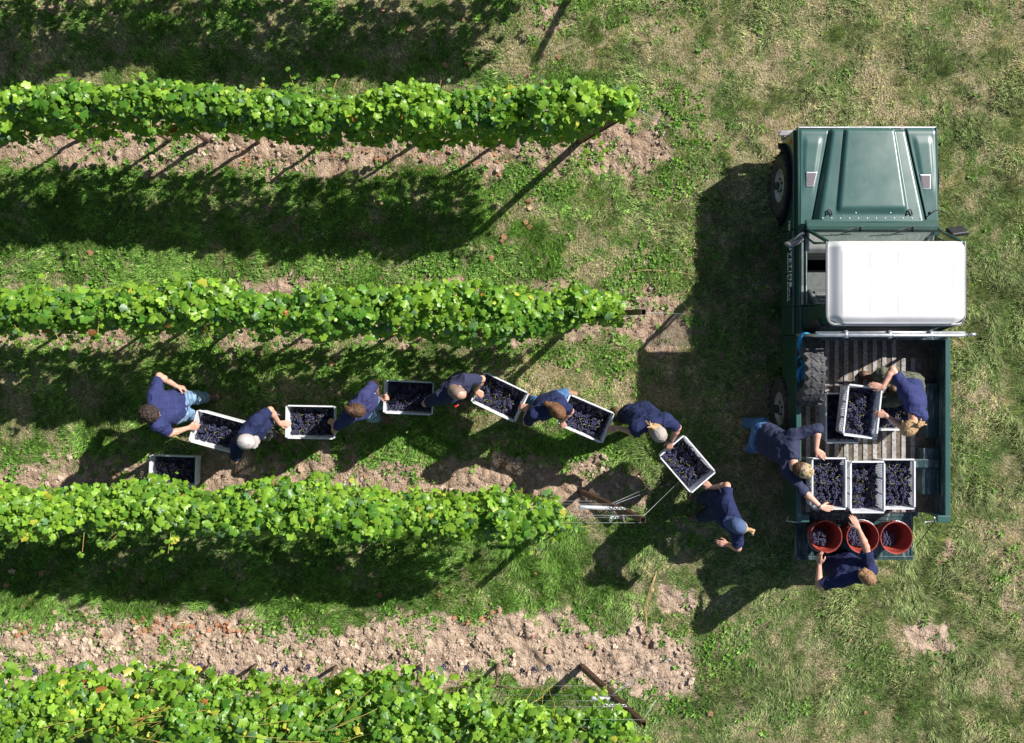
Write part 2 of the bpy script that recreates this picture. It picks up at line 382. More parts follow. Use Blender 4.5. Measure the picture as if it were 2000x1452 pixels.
# berries -------------------------------------------------------------
IV, IF = ico(1)                   # 12 verts
IV2, IF2 = ico(2)                 # 42 verts
def berries(centres, rad, r, hi=True):
    V_, F_ = (IV2, IF2) if hi else (IV, IF)
    n_ = len(centres)
    V = centres[:, None]+V_[None]*rad[:, None, None]
    F = (F_[None]+np.arange(n_)[:, None, None]*len(V_)).reshape(-1, 3)
    h = r.random((n_, 1)); g_ = r.random((n_, 1))
    c = np.array([.008, .008, .022])*(1-h)+np.array([.048, .056, .14])*h
    c = np.where(g_ < .07, np.array([.055, .012, .03]), c)
    return V.reshape(-1, 3), F, np.repeat(c, len(V_), 0)
def bunch_points(r, n_, L=.075, wd=.038):
    t = r.random(n_); a = r.uniform(0, 6.3, n_); rr = wd*(1-.65*t)*np.sqrt(r.uniform(.35, 1, n_))
    return np.stack([np.cos(a)*rr, np.sin(a)*rr, -t*L*1.5+L*.6], 1)
# ---------------------------------------------------------------- vine rows
ROWNAME = ['vine row just beyond the top edge, known only by its shadow',
           'uppermost vine row in view, its tip level with the truck front',
           'second vine row from the top, growing just above the line of pickers',
           'third vine row from the top, overlapping the crate on the ground',
           'broad vine row along the bottom edge, with orange canes and dark grapes showing']
XEND = [1.35, 1.42, 1.32, .62, 1.55]
def vine_row(i):
    r = np.random.default_rng(100+i); y0 = ROWY[i]; x1 = XEND[i]
    t = thing('vine_row', ROWNAME[i], 'grapevines', (-3.5, y0, 0), 0, 'grapevine rows')
    N = int((x1+8.3)*(1120 if i != 4 else 1020))
    x = r.uniform(-8.3, x1+.1, N); a = r.uniform(-.3, 1.3, N)*np.pi                        # 0 = south side, pi/2 = top
    a = np.where(r.random(N) < .45, r.normal(.5*np.pi, .5, N), a)
    lump = vn(x*1.1, 0*x, 0, 300+i); lump2 = vn(x*3.3, (np.cos(a) > 0)*3.0, 0, 320+i)
    htop = 1.92+.20*lump+.14*lump2; hbot = .78+.18*vn(x*2, 0*x, 0, 340+i)
    wid = .13+.13*lump+.14*lump2
    drift = (vn(x*.9, 0*x, 0, 350+i)-.5)*.16; htop = htop+.16*(vn(x*4.5, 0*x, 0, 355+i)-.5)
    if i == 4: wid = wid+.10; htop = htop-.08
    if i in (1, 4): e = sst(x, x1-.9, x1); htop = htop-(.0)*e; hbot = hbot+.7*e; wid = wid*(1-.55*e)
    q = r.uniform(.62, 1.08, N)
    cz, hh = (htop+hbot)/2, (htop-hbot)/2
    ee = .8; cs, sn = np.cos(a), np.sin(a)
    yy = -np.sign(cs)*np.abs(cs)**ee*wid*q; zz = np.sign(sn)*np.abs(sn)**ee*hh*q
    # ragged outline: some leaves ride on shoots that stick out
    out = (r.random(N) < .05); yy = np.where(out, yy+r.normal(0, .06, N), yy); zz = np.where(out, zz+r.uniform(-.08, .08, N), zz)
    yy = yy+drift
    # thin the lower part
    zn = zz/hh; keep = (zn > -.55) | (r.random(N) < .65)
    keep &= (fbm(x, zz+yy, 3.0, 360+i, 2) > .26) | (zn > .2) & (r.random(N) < .9)
    if i == 4:
        keep &= ~((x > .55) & (yy > .03) & (r.random(N) < .8)); keep &= (yy < .34-.26*sst(x, -1.6, 1.2)+.05*vn(x*6, 0*x, 0, 399))
        keep &= (x < .94+.6*(cz+zz)/1.95-.02); keep &= ~((x > .15) & (x < .5) & (yy < -.08) & (r.random(N) < .7))
    if i == 3: keep &= (x < .35) | (r.random(N) < .5)
    x, yy, zz, cz, hh, cs, sn = [v[keep] for v in (x, yy, zz, cz, hh, cs, sn)]; n_ = len(x)
    pos = np.stack([x+3.5, yy, cz+zz], 1)
    nrm = np.stack([r.normal(.15, .6, n_), -cs*.8+r.normal(.0, .6, n_), np.abs(sn)*.7+.40+r.normal(0, .35, n_)], 1)
    tip = np.stack([r.normal(0, .8, n_), -cs*.9+r.normal(0, .6, n_), -.8+r.normal(0, .4, n_)], 1)
    size = .108*(.42+1.05*r.random(n_)**1.2)*(1.0 if i != 4 else 1.1)
    # hanging / sticking out shoots with leaves
    sp, st, sn_, ss, canes = [], [], [], [], []
    shoots = [(r.uniform(-8, x1-.1), r.choice([-1, 1], p=[.6, .4])) for _ in range(64)]
    if i == 3: shoots += [(.55, -2), (.45, -3), (.3, -2)]
    if i == 4: shoots += [(1.2, -3), (.5, -2.4), (1.45, -3), (1.3, -2.2), (.2, -2.6), (.9, -2), (1.5, -2.6)]
    if i == 1: shoots += [(1.0, -2.2), (.9, -1.7)]
    for sx_, sd_ in shoots:
        big = abs(sd_) > 1.5; n2 = r.integers(12, 20) if big else r.integers(5, 10)
        L = r.uniform(.5, .75) if big else r.uniform(.15, .34)
        p = np.array([sx_, sd_/abs(sd_)*.14, 1.75 if big else r.uniform(1.3, 1.95)]); dr = np.array([r.normal(.35 if big else 0, .5), sd_/abs(sd_)*1.0, .5 if not big else .1])
        if i == 3 and sd_ in (-2, -3) : dr = np.array([1.0, -.12, -.15])
        pts = []
        for k in range(n2):
            pts.append(tuple(p-np.array([-3.5, 0, 0])))
            sp.append(p+r.normal(0, .035, 3)+np.array([3.5, 0, 0])); sn_.append(np.array([r.normal(.1, .35), r.normal(0, .35)+.2*np.sign(sd_), 1.0]))
            st.append(dr+r.normal(0, .5, 3)); ss.append(.105*r.uniform(.6, 1.2)*(1-.4*k/n2))
            p = p+dr/np.linalg.norm(dr)*L/n2; dr = dr+np.array([0, 0, -.12])+r.normal(0, .06, 3)
        canes.append(pts)
    pos = np.concatenate([pos, np.array(sp)]); nrm = np.concatenate([nrm, np.array(sn_)]); tip = np.concatenate([tip, np.array(st)]); size = np.concatenate([size, np.array(ss)])
    V, F = leaves_arrays(pos, nrm, tip, size, r); n_ = len(pos)
    h = np.clip(.5*vn(pos[:, 0]*1.5, pos[:, 2]*2, 0, 380+i)+r.normal(.22, .26, n_), 0, 1)[:, None]
    c = np.array([.07, .20, .022])*(1-h)+np.array([.29, .47, .045])*h
    u = r.random((n_, 1)); c = np.where(u < .012, np.array([.46, .46, .06]), c); c = np.where(u > .997, np.array([.35, .14, .04]), c)
    c = np.where((u > .2) & (u < .27), np.array([.10, .20, .075]), c)
    c = c*r.uniform(.8, 1.2, (n_, 1))
    npmesh('foliage', V, F, M_vleaf, t, col=np.repeat(c, len(LV), 0))
    for pts in canes:
        pass
    mb = MB()
    for pts in canes: mb.tube(pts, .0035, 4, cap=False)
    for _ in range(46 if i != 4 else 95):                    # canes climbing through the foliage
        xx = r.uniform(-8, x1-.3)+3.5; p = Vector((xx, r.normal(0, .03), .75)); pts = [p]; 
        tx = r.normal(.02, .08); ty = r.normal(0, .010)
        for k in range(6): p = p+Vector((tx+r.normal(0, .03), ty+r.normal(0, .02), .2)); pts.append(p)
        mb.tube(pts, .0045, 4, cap=False)
    if i == 4:                                              # long orange canes lying over the top
        for _ in range(26):
            xx = r.choice([-5.1, -4.1, -3.9, -2.7, -1.9, -6.2])+r.normal(0, .12)+3.5; p = Vector((xx, r.uniform(-.2, .16), 2.02)); an = r.normal(.35, .25); pts = [p]
            for k in range(5): p = p+Vector((math.cos(an)*.1, math.sin(an)*.1, r.normal(.014, .02))); pts.append(p)
            mb.tube(pts, .0048, 4, cap=False)
    mb.build('canes', M_cane, t)
    for k in range(9):
        xx = -7.8+k*1.12+r.normal(0, .06)
        if xx > .9 or xx > x1-.2: break
        xx += 3.5; mb = MB(); pts = [(xx+r.normal(0, .012), r.normal(0, .012), z_) for z_ in (-.03, .2, .42, .62, .8)]
        mb.tube(pts, [.03, .024, .022, .022, .018], 8)
        q_ = Vector(pts[-1]); mb.tube([q_, q_+Vector((.18, 0, .06)), q_+Vector((.5, 0, .05))], [.014, .01, .007], 6)
        mb.tube([q_, q_+Vector((-.18, 0, .06)), q_+Vector((-.5, 0, .05))], [.014, .01, .007], 6)
        mb.build('trunk', M_bark, t)
    # hanging grape bunches
    spots = []
    if i == 4: spots = [(W(px, py, .85).x, y0+.24+r.normal(0, .03), r.uniform(.72, .95)) for px, py in ((62, 1312), (104, 1330), (390, 1325), (455, 1328), (512, 1330), (534, 1332), (556, 1330), (790, 1325), (820, 1328), (838, 1330), (866, 1334), (912, 1338), (1020, 1340), (1042, 1341), (1072, 1338), (600, 1335))]
    for sx_, sy_, sz_ in spots:
        cpt = np.concatenate([bunch_points(r, 52, .085, .045)])+np.array([sx_+3.5, sy_-y0, sz_])
        bv, bf, bc = berries(cpt, r.uniform(.0075, .0095, len(cpt)), r)
        npmesh('grape_bunch', bv, bf, M_grape, t, col=bc)
    return t
for i in range(5): vine_row(i)
# ---------------------------------------------------------------- trellises: leaning end post, wires, tensioner, guy wire
def c_channel(mb, a, b_, w_=.055):
    a, b_ = Vector(a), Vector(b_); d = (b_-a).normalized(); s_ = d.cross(Vector((0, 1, 0))).normalized(); u_ = Vector((0, 1, 0)); L = (b_-a).length
    M = Matrix((( s_.x, u_.x, d.x, a.x), (s_.y, u_.y, d.y, a.y), (s_.z, u_.z, d.z, a.z), (0, 0, 0, 1)))
    h = w_/2; th = .004
    mb.box(-h, h, h-th, h, 0, L, M); mb.box(-h, -h+th, -h, h-th, 0, L, M); mb.box(h-th, h, -h, h-th, 0, L, M)
    mb.box(-h+th, -h+.016, -h-.001, -h+th, 0, L, M); mb.box(h-.016, h-th, -h-.001, -h+th, 0, L, M)
def chain(mb, a, b_, n_):
    a, b_ = Vector(a), Vector(b_); d = (b_-a)/n_; dn = d.normalized(); s_ = dn.cross(Vector((0, 0, 1))).normalized(); u_ = s_.cross(dn)
    for k in range(n_):
        c_ = a+d*(k+.5); v_ = s_ if k % 2 == 0 else (s_*.5+u_*.7).normalized()
        mb.tube([c_+dn*math.cos(t_)*d.length*.66+v_*math.sin(t_)*.015 for t_ in [q_*math.pi/5 for q_ in range(10)]], .0035, 5, closed=True)
TL = ['steel end post and wires of the row beyond the top edge',
      'dark end post and wires of the uppermost vine row, wrapped in leaves',
      'dark end post tip and two bright wires in the second vine row',
      'leaning brown steel post with chains and pipe ending the third vine row',
      'leaning brown steel post with pipe and chains ending the bottom vine row']
TOPS = [(1.66+.75, 2.0), (W(1245, 206, 1.93).x, 1.93), (W(1257, 606, 1.93).x, 1.93), (W(1256, 1025, 1.95).x, 1.95), (W(1257, 1416, 1.93).x, 1.93)]
for i in range(5):
    y0, bx = ROWY[i], ROWX[i]; tx, tz = TOPS[i]
    t = thing('trellis', TL[i], 'trellis', (bx, y0, 0), 0, 'vine row trellises')
    bo = Vector((0, 0, -.12)); to = Vector((tx-bx, 0, tz)); ax_ = lambda z_: bo+(to-bo)*((z_+.12)/(tz+.12))
    mb = MB(); c_channel(mb, bo, to, .062); 
    mb.build('end_post', M_rust, t)
    for k, (z_, yo) in enumerate(((.75, 0), (1.15, .035), (1.15, -.035), (1.55, .05), (1.55, -.05), (1.9, .04), (1.9, -.045))):
        p = ax_(z_); mb = MB(); n_ = 14
        mb.tube([(p.x+.02-(p.x+8.5+bx)*q_/n_, yo, z_-.02*math.sin(q_/n_*math.pi*3)**2) for q_ in range(n_+1)], .0014 if z_ < 1.8 else .0018, 5)
        mb.build('wire', M_wire, t)
    if i in (3, 4, 2):
        p = ax_(1.15); q_ = ax_(1.15)+Vector((-.44 if i == 3 else -.30, .0, .0))
        if i != 2:
            mb = MB(); mb.tube([q_, q_+Vector((.02, 0, 0)), p+Vector((-.05, -.02, -.02))], [.02, .026, .026], 14); mb.build('tensioner_pipe', M_galv, t)
            s0 = ax_(1.5)
            for ca_, cb_, cn_ in (((s0.x-.28, .05, 1.5), (s0.x-.02, .045, 1.5), 8), ((s0.x-.2, -.05, 1.56), (s0.x+.0, -.05, 1.56), 7), ((p.x-.04, .0, 1.15), (p.x-.05, -.17, 1.17), 5)):
                mb = MB(); chain(mb, ca_, cb_, cn_); mb.build('chain', M_galv, t)
    # guy wires from the post head to an anchor in the ground
    hd = ax_(tz-.06); an = Vector((tx-bx+.62, .05, 0)) ; mb = MB()
    if i >= 3:
        md = ax_(1.05)
        mb.tube([md, Vector((an.x, .10, .04))], .003, 5); mb.tube([md+Vector((0, .04, .08)), Vector((an.x-.08, .14, .06))], .003, 5)
    mb.tube([hd, Vector((an.x+.1, .28 if i >= 3 else 0, .6)), Vector((an.x+.15, .2 if i >= 3 else 0, .0))][:3 if i < 3 else 2], .003, 5)
    mb.build('guy_wire', M_wire, t)
    mb = MB(); mb.tube([(an.x, .1, -.02), (an.x, .1, .06)], .008, 8); mb.tube([Vector((an.x+.02*math.cos(q_), .1, .07+.02*math.sin(q_))) for q_ in [k*.628 for k in range(10)]], .004, 5, closed=True)
    mb.build('ground_anchor', M_galv, t)
    for xx in (-3.9,):
        mb = MB(); mb.box(xx-bx-.02, xx-bx+.02, -.02, -.016, -.05, 1.95); mb.box(xx-bx-.02, xx-bx-.016, -.016, .015, -.05, 1.95); mb.box(xx-bx+.016, xx-bx+.02, -.016, .015, -.05, 1.95)
        mb.build('line_post', M_rust, t)
# ---------------------------------------------------------------- fallen leaves
M_dead = leafmat('fallen_leaf', .8, .15, (1.1, .9, .6), .2)
def fallen(px, py, s_, c, lab, grp, r):
    p = W(px, py)
    nrm = np.array([[r.normal(0, .35), r.normal(0, .35), 1]]); tip = r.normal(0, 1, (1, 3))
    V, F = leaves_arrays(np.zeros((1, 3)), nrm, tip, np.array([s_]), r, cup=float(r.uniform(.3, 1.3)))
    o = npmesh('fallen_leaf', V, F, M_dead, col=np.array([c])*r.uniform(.8, 1.2))
    o.location = (p.x, p.y, float(gz(np.array([p.x]), np.array([p.y]))[0])+.03)
    tag(o, lab, 'leaf', grp)
r_ = np.random.default_rng(55)
TAN, BRN, RED = (.48, .34, .24), (.32, .17, .10), (.42, .20, .12)
L1 = [(217, 33, .10), (480, 30, .07), (532, 45, .09), (414, 95, .08), (163, 82, .06), (600, 95, .07), (296, 75, .05)]
for a in L1: fallen(*a[:2], a[2], TAN, 'pale tan vine leaf lying in the shade near the top edge of the photo', 'fallen leaves by the top edge', r_)
L2 = [(255, 387, .12), (478, 358, .12)]
fallen(255, 387, .11, (.50, .48, .16), 'pale yellow vine leaf on dark grass below the uppermost row, the left one', 'yellow fallen leaves', r_)
fallen(478, 358, .11, (.45, .46, .14), 'yellowish vine leaf at the soil edge below the uppermost row, the right one', 'yellow fallen leaves', r_)
for a in [(1030, 395, .1), (1034, 405, .09), (1028, 432, .1), (1032, 446, .11), (985, 462, .1), (982, 472, .08), (575, 430, .09), (582, 444, .08), (700, 480, .06), (745, 395, .08), (330, 400, .07), (176, 495, .1), (240, 560, .06), (958, 505, .1), (520, 518, .06), (625, 388, .07), (715, 455, .09), (950, 640, .06)]:
    fallen(*a[:2], a[2], BRN if r_.random() < .6 else TAN, 'curled brown vine leaf on the grass between the upper two vine rows', 'fallen leaves between the upper rows', r_)
for a in [(868, 130, .1), (872, 133, .08), (913, 126, .08), (1028, 150, .09), (1062, 110, .06), (1090, 113, .08), (960, 115, .07), (1040, 95, .05), (800, 60, .06), (750, 20, .08), (905, 40, .07)]:
    fallen(*a[:2], a[2], RED if r_.random() < .5 else BRN, 'reddish brown vine leaf on dry grass above the uppermost row', 'fallen leaves above the uppermost row', r_)
for a in [(505, 690, .08), (650, 710, .09), (600, 705, .08), (480, 700, .07), (650, 915, .07), (860, 912, .11), (868, 905, .09), (990, 905, .1), (985, 912, .08), (590, 915, .1), (230, 925, .1), (225, 915, .08), (715, 930, .07), (930, 985, .08), (330, 695, .07), (1065, 975, .07)]:
    fallen(*a[:2], a[2], TAN if r_.random() < .5 else BRN, 'dry brown vine leaf on the ground beside the line of pickers', 'fallen leaves by the pickers', r_)
for a in [(1225, 1455, .0)]: pass
L5 = [(15, 1140), (25, 1118), (85, 1120), (95, 1118), (135, 1150), (150, 1125), (225, 1110), (280, 1130), (385, 1125), (400, 1150), (445, 1170), (470, 1150), (472, 1165), (455, 1178), (395, 1205), (60, 1170), (110, 1195), (48, 1180), (240, 1165), (660, 1110), (745, 1160), (735, 1140), (860, 1160), (1045, 1120)]
for px, py in L5: fallen(px, py, r_.uniform(.07, .11), BRN if r_.random() < .6 else TAN, 'curled brown vine leaf on shaded grass below the third vine row', 'fallen leaves below the third row', r_)
L6 = [(885, 1205, .1), (915, 1215, .12), (945, 1212, .1), (952, 1205, .1), (960, 1195, .1), (975, 1190, .08), (940, 1208, .08), (1145, 1260, .07), (1040, 1240, .06), (1275, 1150, .06)]
for a in L6: fallen(*a[:2], a[2], RED if r_.random() < .5 else (.5, .3, .2), 'orange brown vine leaf beside the bare soil above the last vine row, right part', 'fallen leaves above the last row', r_)
def litter(name_lab, P, rr):
    V, F, C_ = [], [], []; off = 0
    for px, py, s_, c in P:
        p = W(px, py); v, f = leaves_arrays(np.array([[p.x, p.y, float(gz(np.array([p.x]), np.array([p.y]))[0])+.025]]), np.array([[rr.normal(0, .35), rr.normal(0, .35), 1]]), rr.normal(0, 1, (1, 3)), np.array([s_]), rr, cup=float(rr.uniform(.3, 1.4)))
        V.append(v); F.append(f+off); off += len(v); C_.append(np.repeat(np.array([c])*rr.uniform(.8, 1.2), len(v), 0))
    o = npmesh('leaf_litter', np.concatenate(V), np.concatenate(F), M_dead, col=np.concatenate(C_)); tag(o, name_lab, 'leaf litter', kind='stuff')
PL = []
for k in range(110):
    px = r_.choice([40, 60, 180, 265, 290, 320, 345, 395, 430, 450, 470])+r_.normal(0, 18); py = 1228+r_.normal(0, 10)
    PL.append((px, py, r_.uniform(.045, .09), RED if r_.random() < .7 else TAN))
litter('small orange dead vine leaves scattered along the soil edge at bottom left', PL, r_)
for a in [(855, 1390, .06), (1387, 1395, .1), (1660, 1250, .06), (1833, 1095, .06), (1700, 430, .0), (1690, 1392, .06), (1560, 1180, .0), (1830, 1062, .05)]:
    if a[2]: fallen(*a[:2], a[2], BRN, 'small brown leaf on the open grass at lower right', 'fallen leaves on the open grass', r_)
litter('small reddish dead leaves on the bare soil below the uppermost vine row', [(r_.uniform(440, 1000), 315+r_.normal(0, 14), r_.uniform(.035, .075), RED) for k in range(45)], r_)
ORD = ['first', 'second', 'third', 'fourth', 'fifth', 'sixth', 'seventh', 'eighth', 'ninth', 'tenth', 'eleventh', 'twelfth', 'thirteenth', 'fourteenth', 'fifteenth', 'sixteenth', 'seventeenth', 'eighteenth', 'nineteenth', 'twentieth', 'twenty-first', 'twenty-second', 'twenty-third', 'twenty-fourth']
WHERE = {'fallen leaves by the top edge': 'pale tan leaf in the shade near the top edge', 'fallen leaves between the upper rows': 'curled brown leaf between the upper two vine rows', 'fallen leaves above the uppermost row': 'reddish leaf on dry grass above the uppermost row',
         'fallen leaves by the pickers': 'dry brown leaf in the alley of the pickers', 'fallen leaves below the third row': 'curled leaf in the shade below the third vine row', 'fallen leaves above the last row': 'orange brown leaf above the last vine row', 'fallen leaves on the open grass': 'small brown leaf on the open grass at lower right'}
for gname, wtxt in WHERE.items():
    ob = sorted([o for o in C.objects if o.get('group') == gname], key=lambda o: o.location.x)
    for k, o in enumerate(ob): o['label'] = wtxt+', '+ORD[k]+' from the left'
# dry cut canes lying on the grass
M_straw = mat('dry_cane', (.55, .36, .17), .7)
for lab, pts in (('long pale orange dry cane lying on grass, lower right', [(1282, 1115), (1268, 1150), (1258, 1185), (1262, 1215), (1255, 1250)]),
                 ('thin dry twig on grass right of the second vine row', [(1210, 535), (1265, 528), (1310, 530), (1370, 540)]),
                 ('pale dry stalk on the grass above the second vine row', [(955, 505), (975, 525), (1000, 545)]),
                 ('thin pale straw stalk on bare soil by the bottom vine row', [(1010, 1300), (1030, 1330)])):
    mb = MB(); c0 = W(*pts[0])
    for q_ in range(3 if 'long' in lab else 1):
        mb.tube([W(px+q_*2.5*math.sin(k), py)-c0+Vector((0, 0, .035+.02*math.sin(k*2))) for k, (px, py) in enumerate(pts)], .0028, 5)
    o = mb.build('dry_cane', M_straw); o.location = c0; tag(o, lab, 'twig')
# ---------------------------------------------------------------- the truck (local: x across, y forward, z up; root under the cab centre line)
TX = 4.515
M_green = mat('green_paint', (.012, .052, .040), .28, c2=(.022, .072, .056), scale=5, coat=.6, lo=.3, hi=.7, spec=.5)
def scuffed(name, c1, c2, scr, amount):
    m, n, l, b = nmat(name); tc = n.new('ShaderNodeTexCoord')
    base, _ = noise_mix(n, l, c1, c2, 4, .3, .7, 6, tc.outputs['Object'])
    mp = n.new('ShaderNodeMapping'); mp.inputs['Scale'].default_value = (1, .12, 1); l.new(tc.outputs['Object'], mp.inputs[0])
    s_, t_ = noise_mix(n, l, (0, 0, 0), (1, 1, 1), 34, .62-amount*.1, .80-amount*.1, 8, mp.outputs[0], .75)
    mx = n.new('ShaderNodeMix'); mx.data_type = 'RGBA'; l.new(s_, mx.inputs[0]); l.new(base, mx.inputs[6]); mx.inputs[7].default_value = (*scr, 1)
    l.new(mx.outputs[2], b.inputs['Base Color']); r_, _ = noise_mix(n, l, (.26,)*3, (.36,)*3, 3, .3, .7, 6, tc.outputs['Object']); l.new(r_, b.inputs['Roughness'])
    b.inputs['Coat Weight'].default_value = .25; b.inputs['Coat Roughness'].default_value = .25
    return m
M_bonnet = scuffed('bonnet_paint', (.026, .082, .075), (.036, .098, .090), (.10, .17, .14), .35)
M_bed = scuffed('worn_bed_paint', (.010, .032, .036), (.022, .055, .058), (.24, .28, .29), 1.1)
M_white = mat('white_paint', (.55, .55, .54), .4, c2=(.66, .66, .66), scale=2.5, coat=.2, lo=.25, hi=.55, detail=9)
M_black = mat('black_plastic', (.018, .018, .02), .5, c2=(.035, .035, .04), scale=30)
M_arch = mat('arch_trim', (.010, .011, .02), .9, spec=.1); M_dark = mat('underbody', (.012, .012, .012), .9)
M_rubber = mat('tyre_rubber', (.028, .028, .03), .8, c2=(.075, .07, .066), scale=14, bump=.3)
M_rubber2 = mat('dusty_tyre_rubber', (.04, .04, .045), .75, c2=(.095, .093, .095), scale=12, bump=.3)
M_rim = mat('painted_steel_wheel', (.38, .39, .40), .45, .2, c2=(.5, .5, .5), scale=12)
M_chrome = mat('grey_metal', (.42, .44, .47), .35, .8, c2=(.6, .62, .64), scale=20)
M_silver = mat('silver_tube', (.66, .69, .74), .32, .65, c2=(.5, .52, .56), scale=14)
M_bumper = mat('bumper_grey', (.20, .19, .21), .55, c2=(.28, .27, .29), scale=10)
M_vent = mat('vent_mesh', (.085, .07, .085), .6, c2=(.14, .12, .14), scale=120)
M_seat = mat('grey_vinyl', (.16, .165, .17), .55, c2=(.22, .22, .23), scale=20)
M_amber = mat('amber_lens', (.8, .16, .02), .25); M_redl = mat('red_lens', (.5, .02, .02), .25); M_clear = mat('headlight_glass', (.7, .7, .7), .12)
M_letter = mat('silver_lettering', (.88, .9, .9), .6)
M_glass, n, l, b = nmat('window_glass'); b.inputs['Base Color'].default_value = (.92, .95, .95, 1); b.inputs['Roughness'].default_value = .05
tr_ = n.new('ShaderNodeBsdfTransparent'); tr_.inputs[0].default_value = (.86, .9, .88, 1); gl_ = n.new('ShaderNodeBsdfGlossy'); gl_.inputs['Roughness'].default_value = .08
mx_ = n.new('ShaderNodeMixShader'); mx_.inputs[0].default_value = .16; l.new(tr_.outputs[0], mx_.inputs[1]); l.new(gl_.outputs[0], mx_.inputs[2]); l.new(mx_.outputs[0], n['Material Output'].inputs[0])
def woodlike(name, c1, c2, c3):
    m, n, l, b = nmat(name); tc = n.new('ShaderNodeTexCoord')
    a_, _ = noise_mix(n, l, c1, c2, 5, .35, .65, 6, tc.outputs['Object'])
    s_, _ = noise_mix(n, l, (0, 0, 0), (1, 1, 1), 28, .5, .62, 8, tc.outputs['Object'], .7)
    mx = n.new('ShaderNodeMix'); mx.data_type = 'RGBA'; l.new(s_, mx.inputs[0]); l.new(a_, mx.inputs[6]); mx.inputs[7].default_value = (*c3, 1)
    l.new(mx.outputs[2], b.inputs['Base Color']); b.inputs['Roughness'].default_value = .75; return m
M_floor = woodlike('bed_floor', (.065, .05, .04), (.19, .15, .105), (.035, .028, .025))
M_slat = woodlike('bed_rib', (.27, .265, .26), (.38, .37, .36), (.12, .10, .09))

truck = thing('pickup_truck', 'dark green four wheel drive pickup truck with white cab roof, parked beside the vine rows', 'truck', (TX, 0, 0))
def hfield(name, xs, ys, zf, m, parent, xf=None, solid=.012, smooth=True):
    nx_, ny_ = len(xs), len(ys); V = []
    for y in ys:
        for x in xs:
            X_ = xf(x, y) if xf else x
            V.append((X_, y, zf(x, y)))
    F = [(j*nx_+i, j*nx_+i+1, (j+1)*nx_+i+1, (j+1)*nx_+i) for j in range(ny_-1) for i in range(nx_-1)]
    o = npmesh(name, np.array(V), np.array(F), m, parent, smooth)
    md = o.modifiers.new('s', 'SOLIDIFY'); md.thickness = solid; md.offset = -1
    return o
ls = lambda a, b_, n_: [a+(b_-a)*i/(n_-1) for i in range(n_)]
def ss(x, a, b_):
    t = min(1, max(0, (x-a)/(b_-a))); return t*t*(3-2*t)
YF, YW, YR = 2.52, 1.27, 0.09       # nose, windscreen foot, back of roof
# bonnet: u in -1..1 across, width grows from nose to windscreen
def bx(u, y): t = (YF-y)/(YF-YW); return u*(.50+.255*t)
def bz(u, y):
    t = (YF-y)/(YF-YW); z = 1.10+.105*t-.012*u*u
    z -= .16*ss(abs(u), .82, 1.0)**1.1                         # sides turn down
    z -= .12*(1-ss(YF-y, 0, .06))                              # nose turns down
    hw = (.285+.15*t)/(.50+.255*t)
    k = 1-ss(abs(u), hw-.035, hw+.035); k *= 1-ss(t, .80, .87)
    return z+.042*k
hfield('bonnet', ls(-1, 1, 97), ls(YF, YW+.06, 61), bz, M_bonnet, truck, bx)
mb = MB()
for x in (-.52, .45): mb.tube([(x-.03, 1.42, 1.215), (x-.012, 1.49, 1.222), (x+.012, 1.49, 1.222), (x+.03, 1.42, 1.215)], .009, 6)
mb.build('washer_bracket', M_black, truck)
mb = MB()
for k in range(12):
    x = -.60+k*.108; mb.lathe([(0, .012), (.007, .009), (.009, 0)], 'z', 8, Matrix.Translation((x, 1.385, 1.20)))
for x in (-.2, .22): mb.lathe([(0, .012), (.007, .009), (.009, 0)], 'z', 8, Matrix.Translation((x, 1.45, 1.205)))
o = mb.build('rivets', M_letter, truck); o['kind'] = 'stuff'
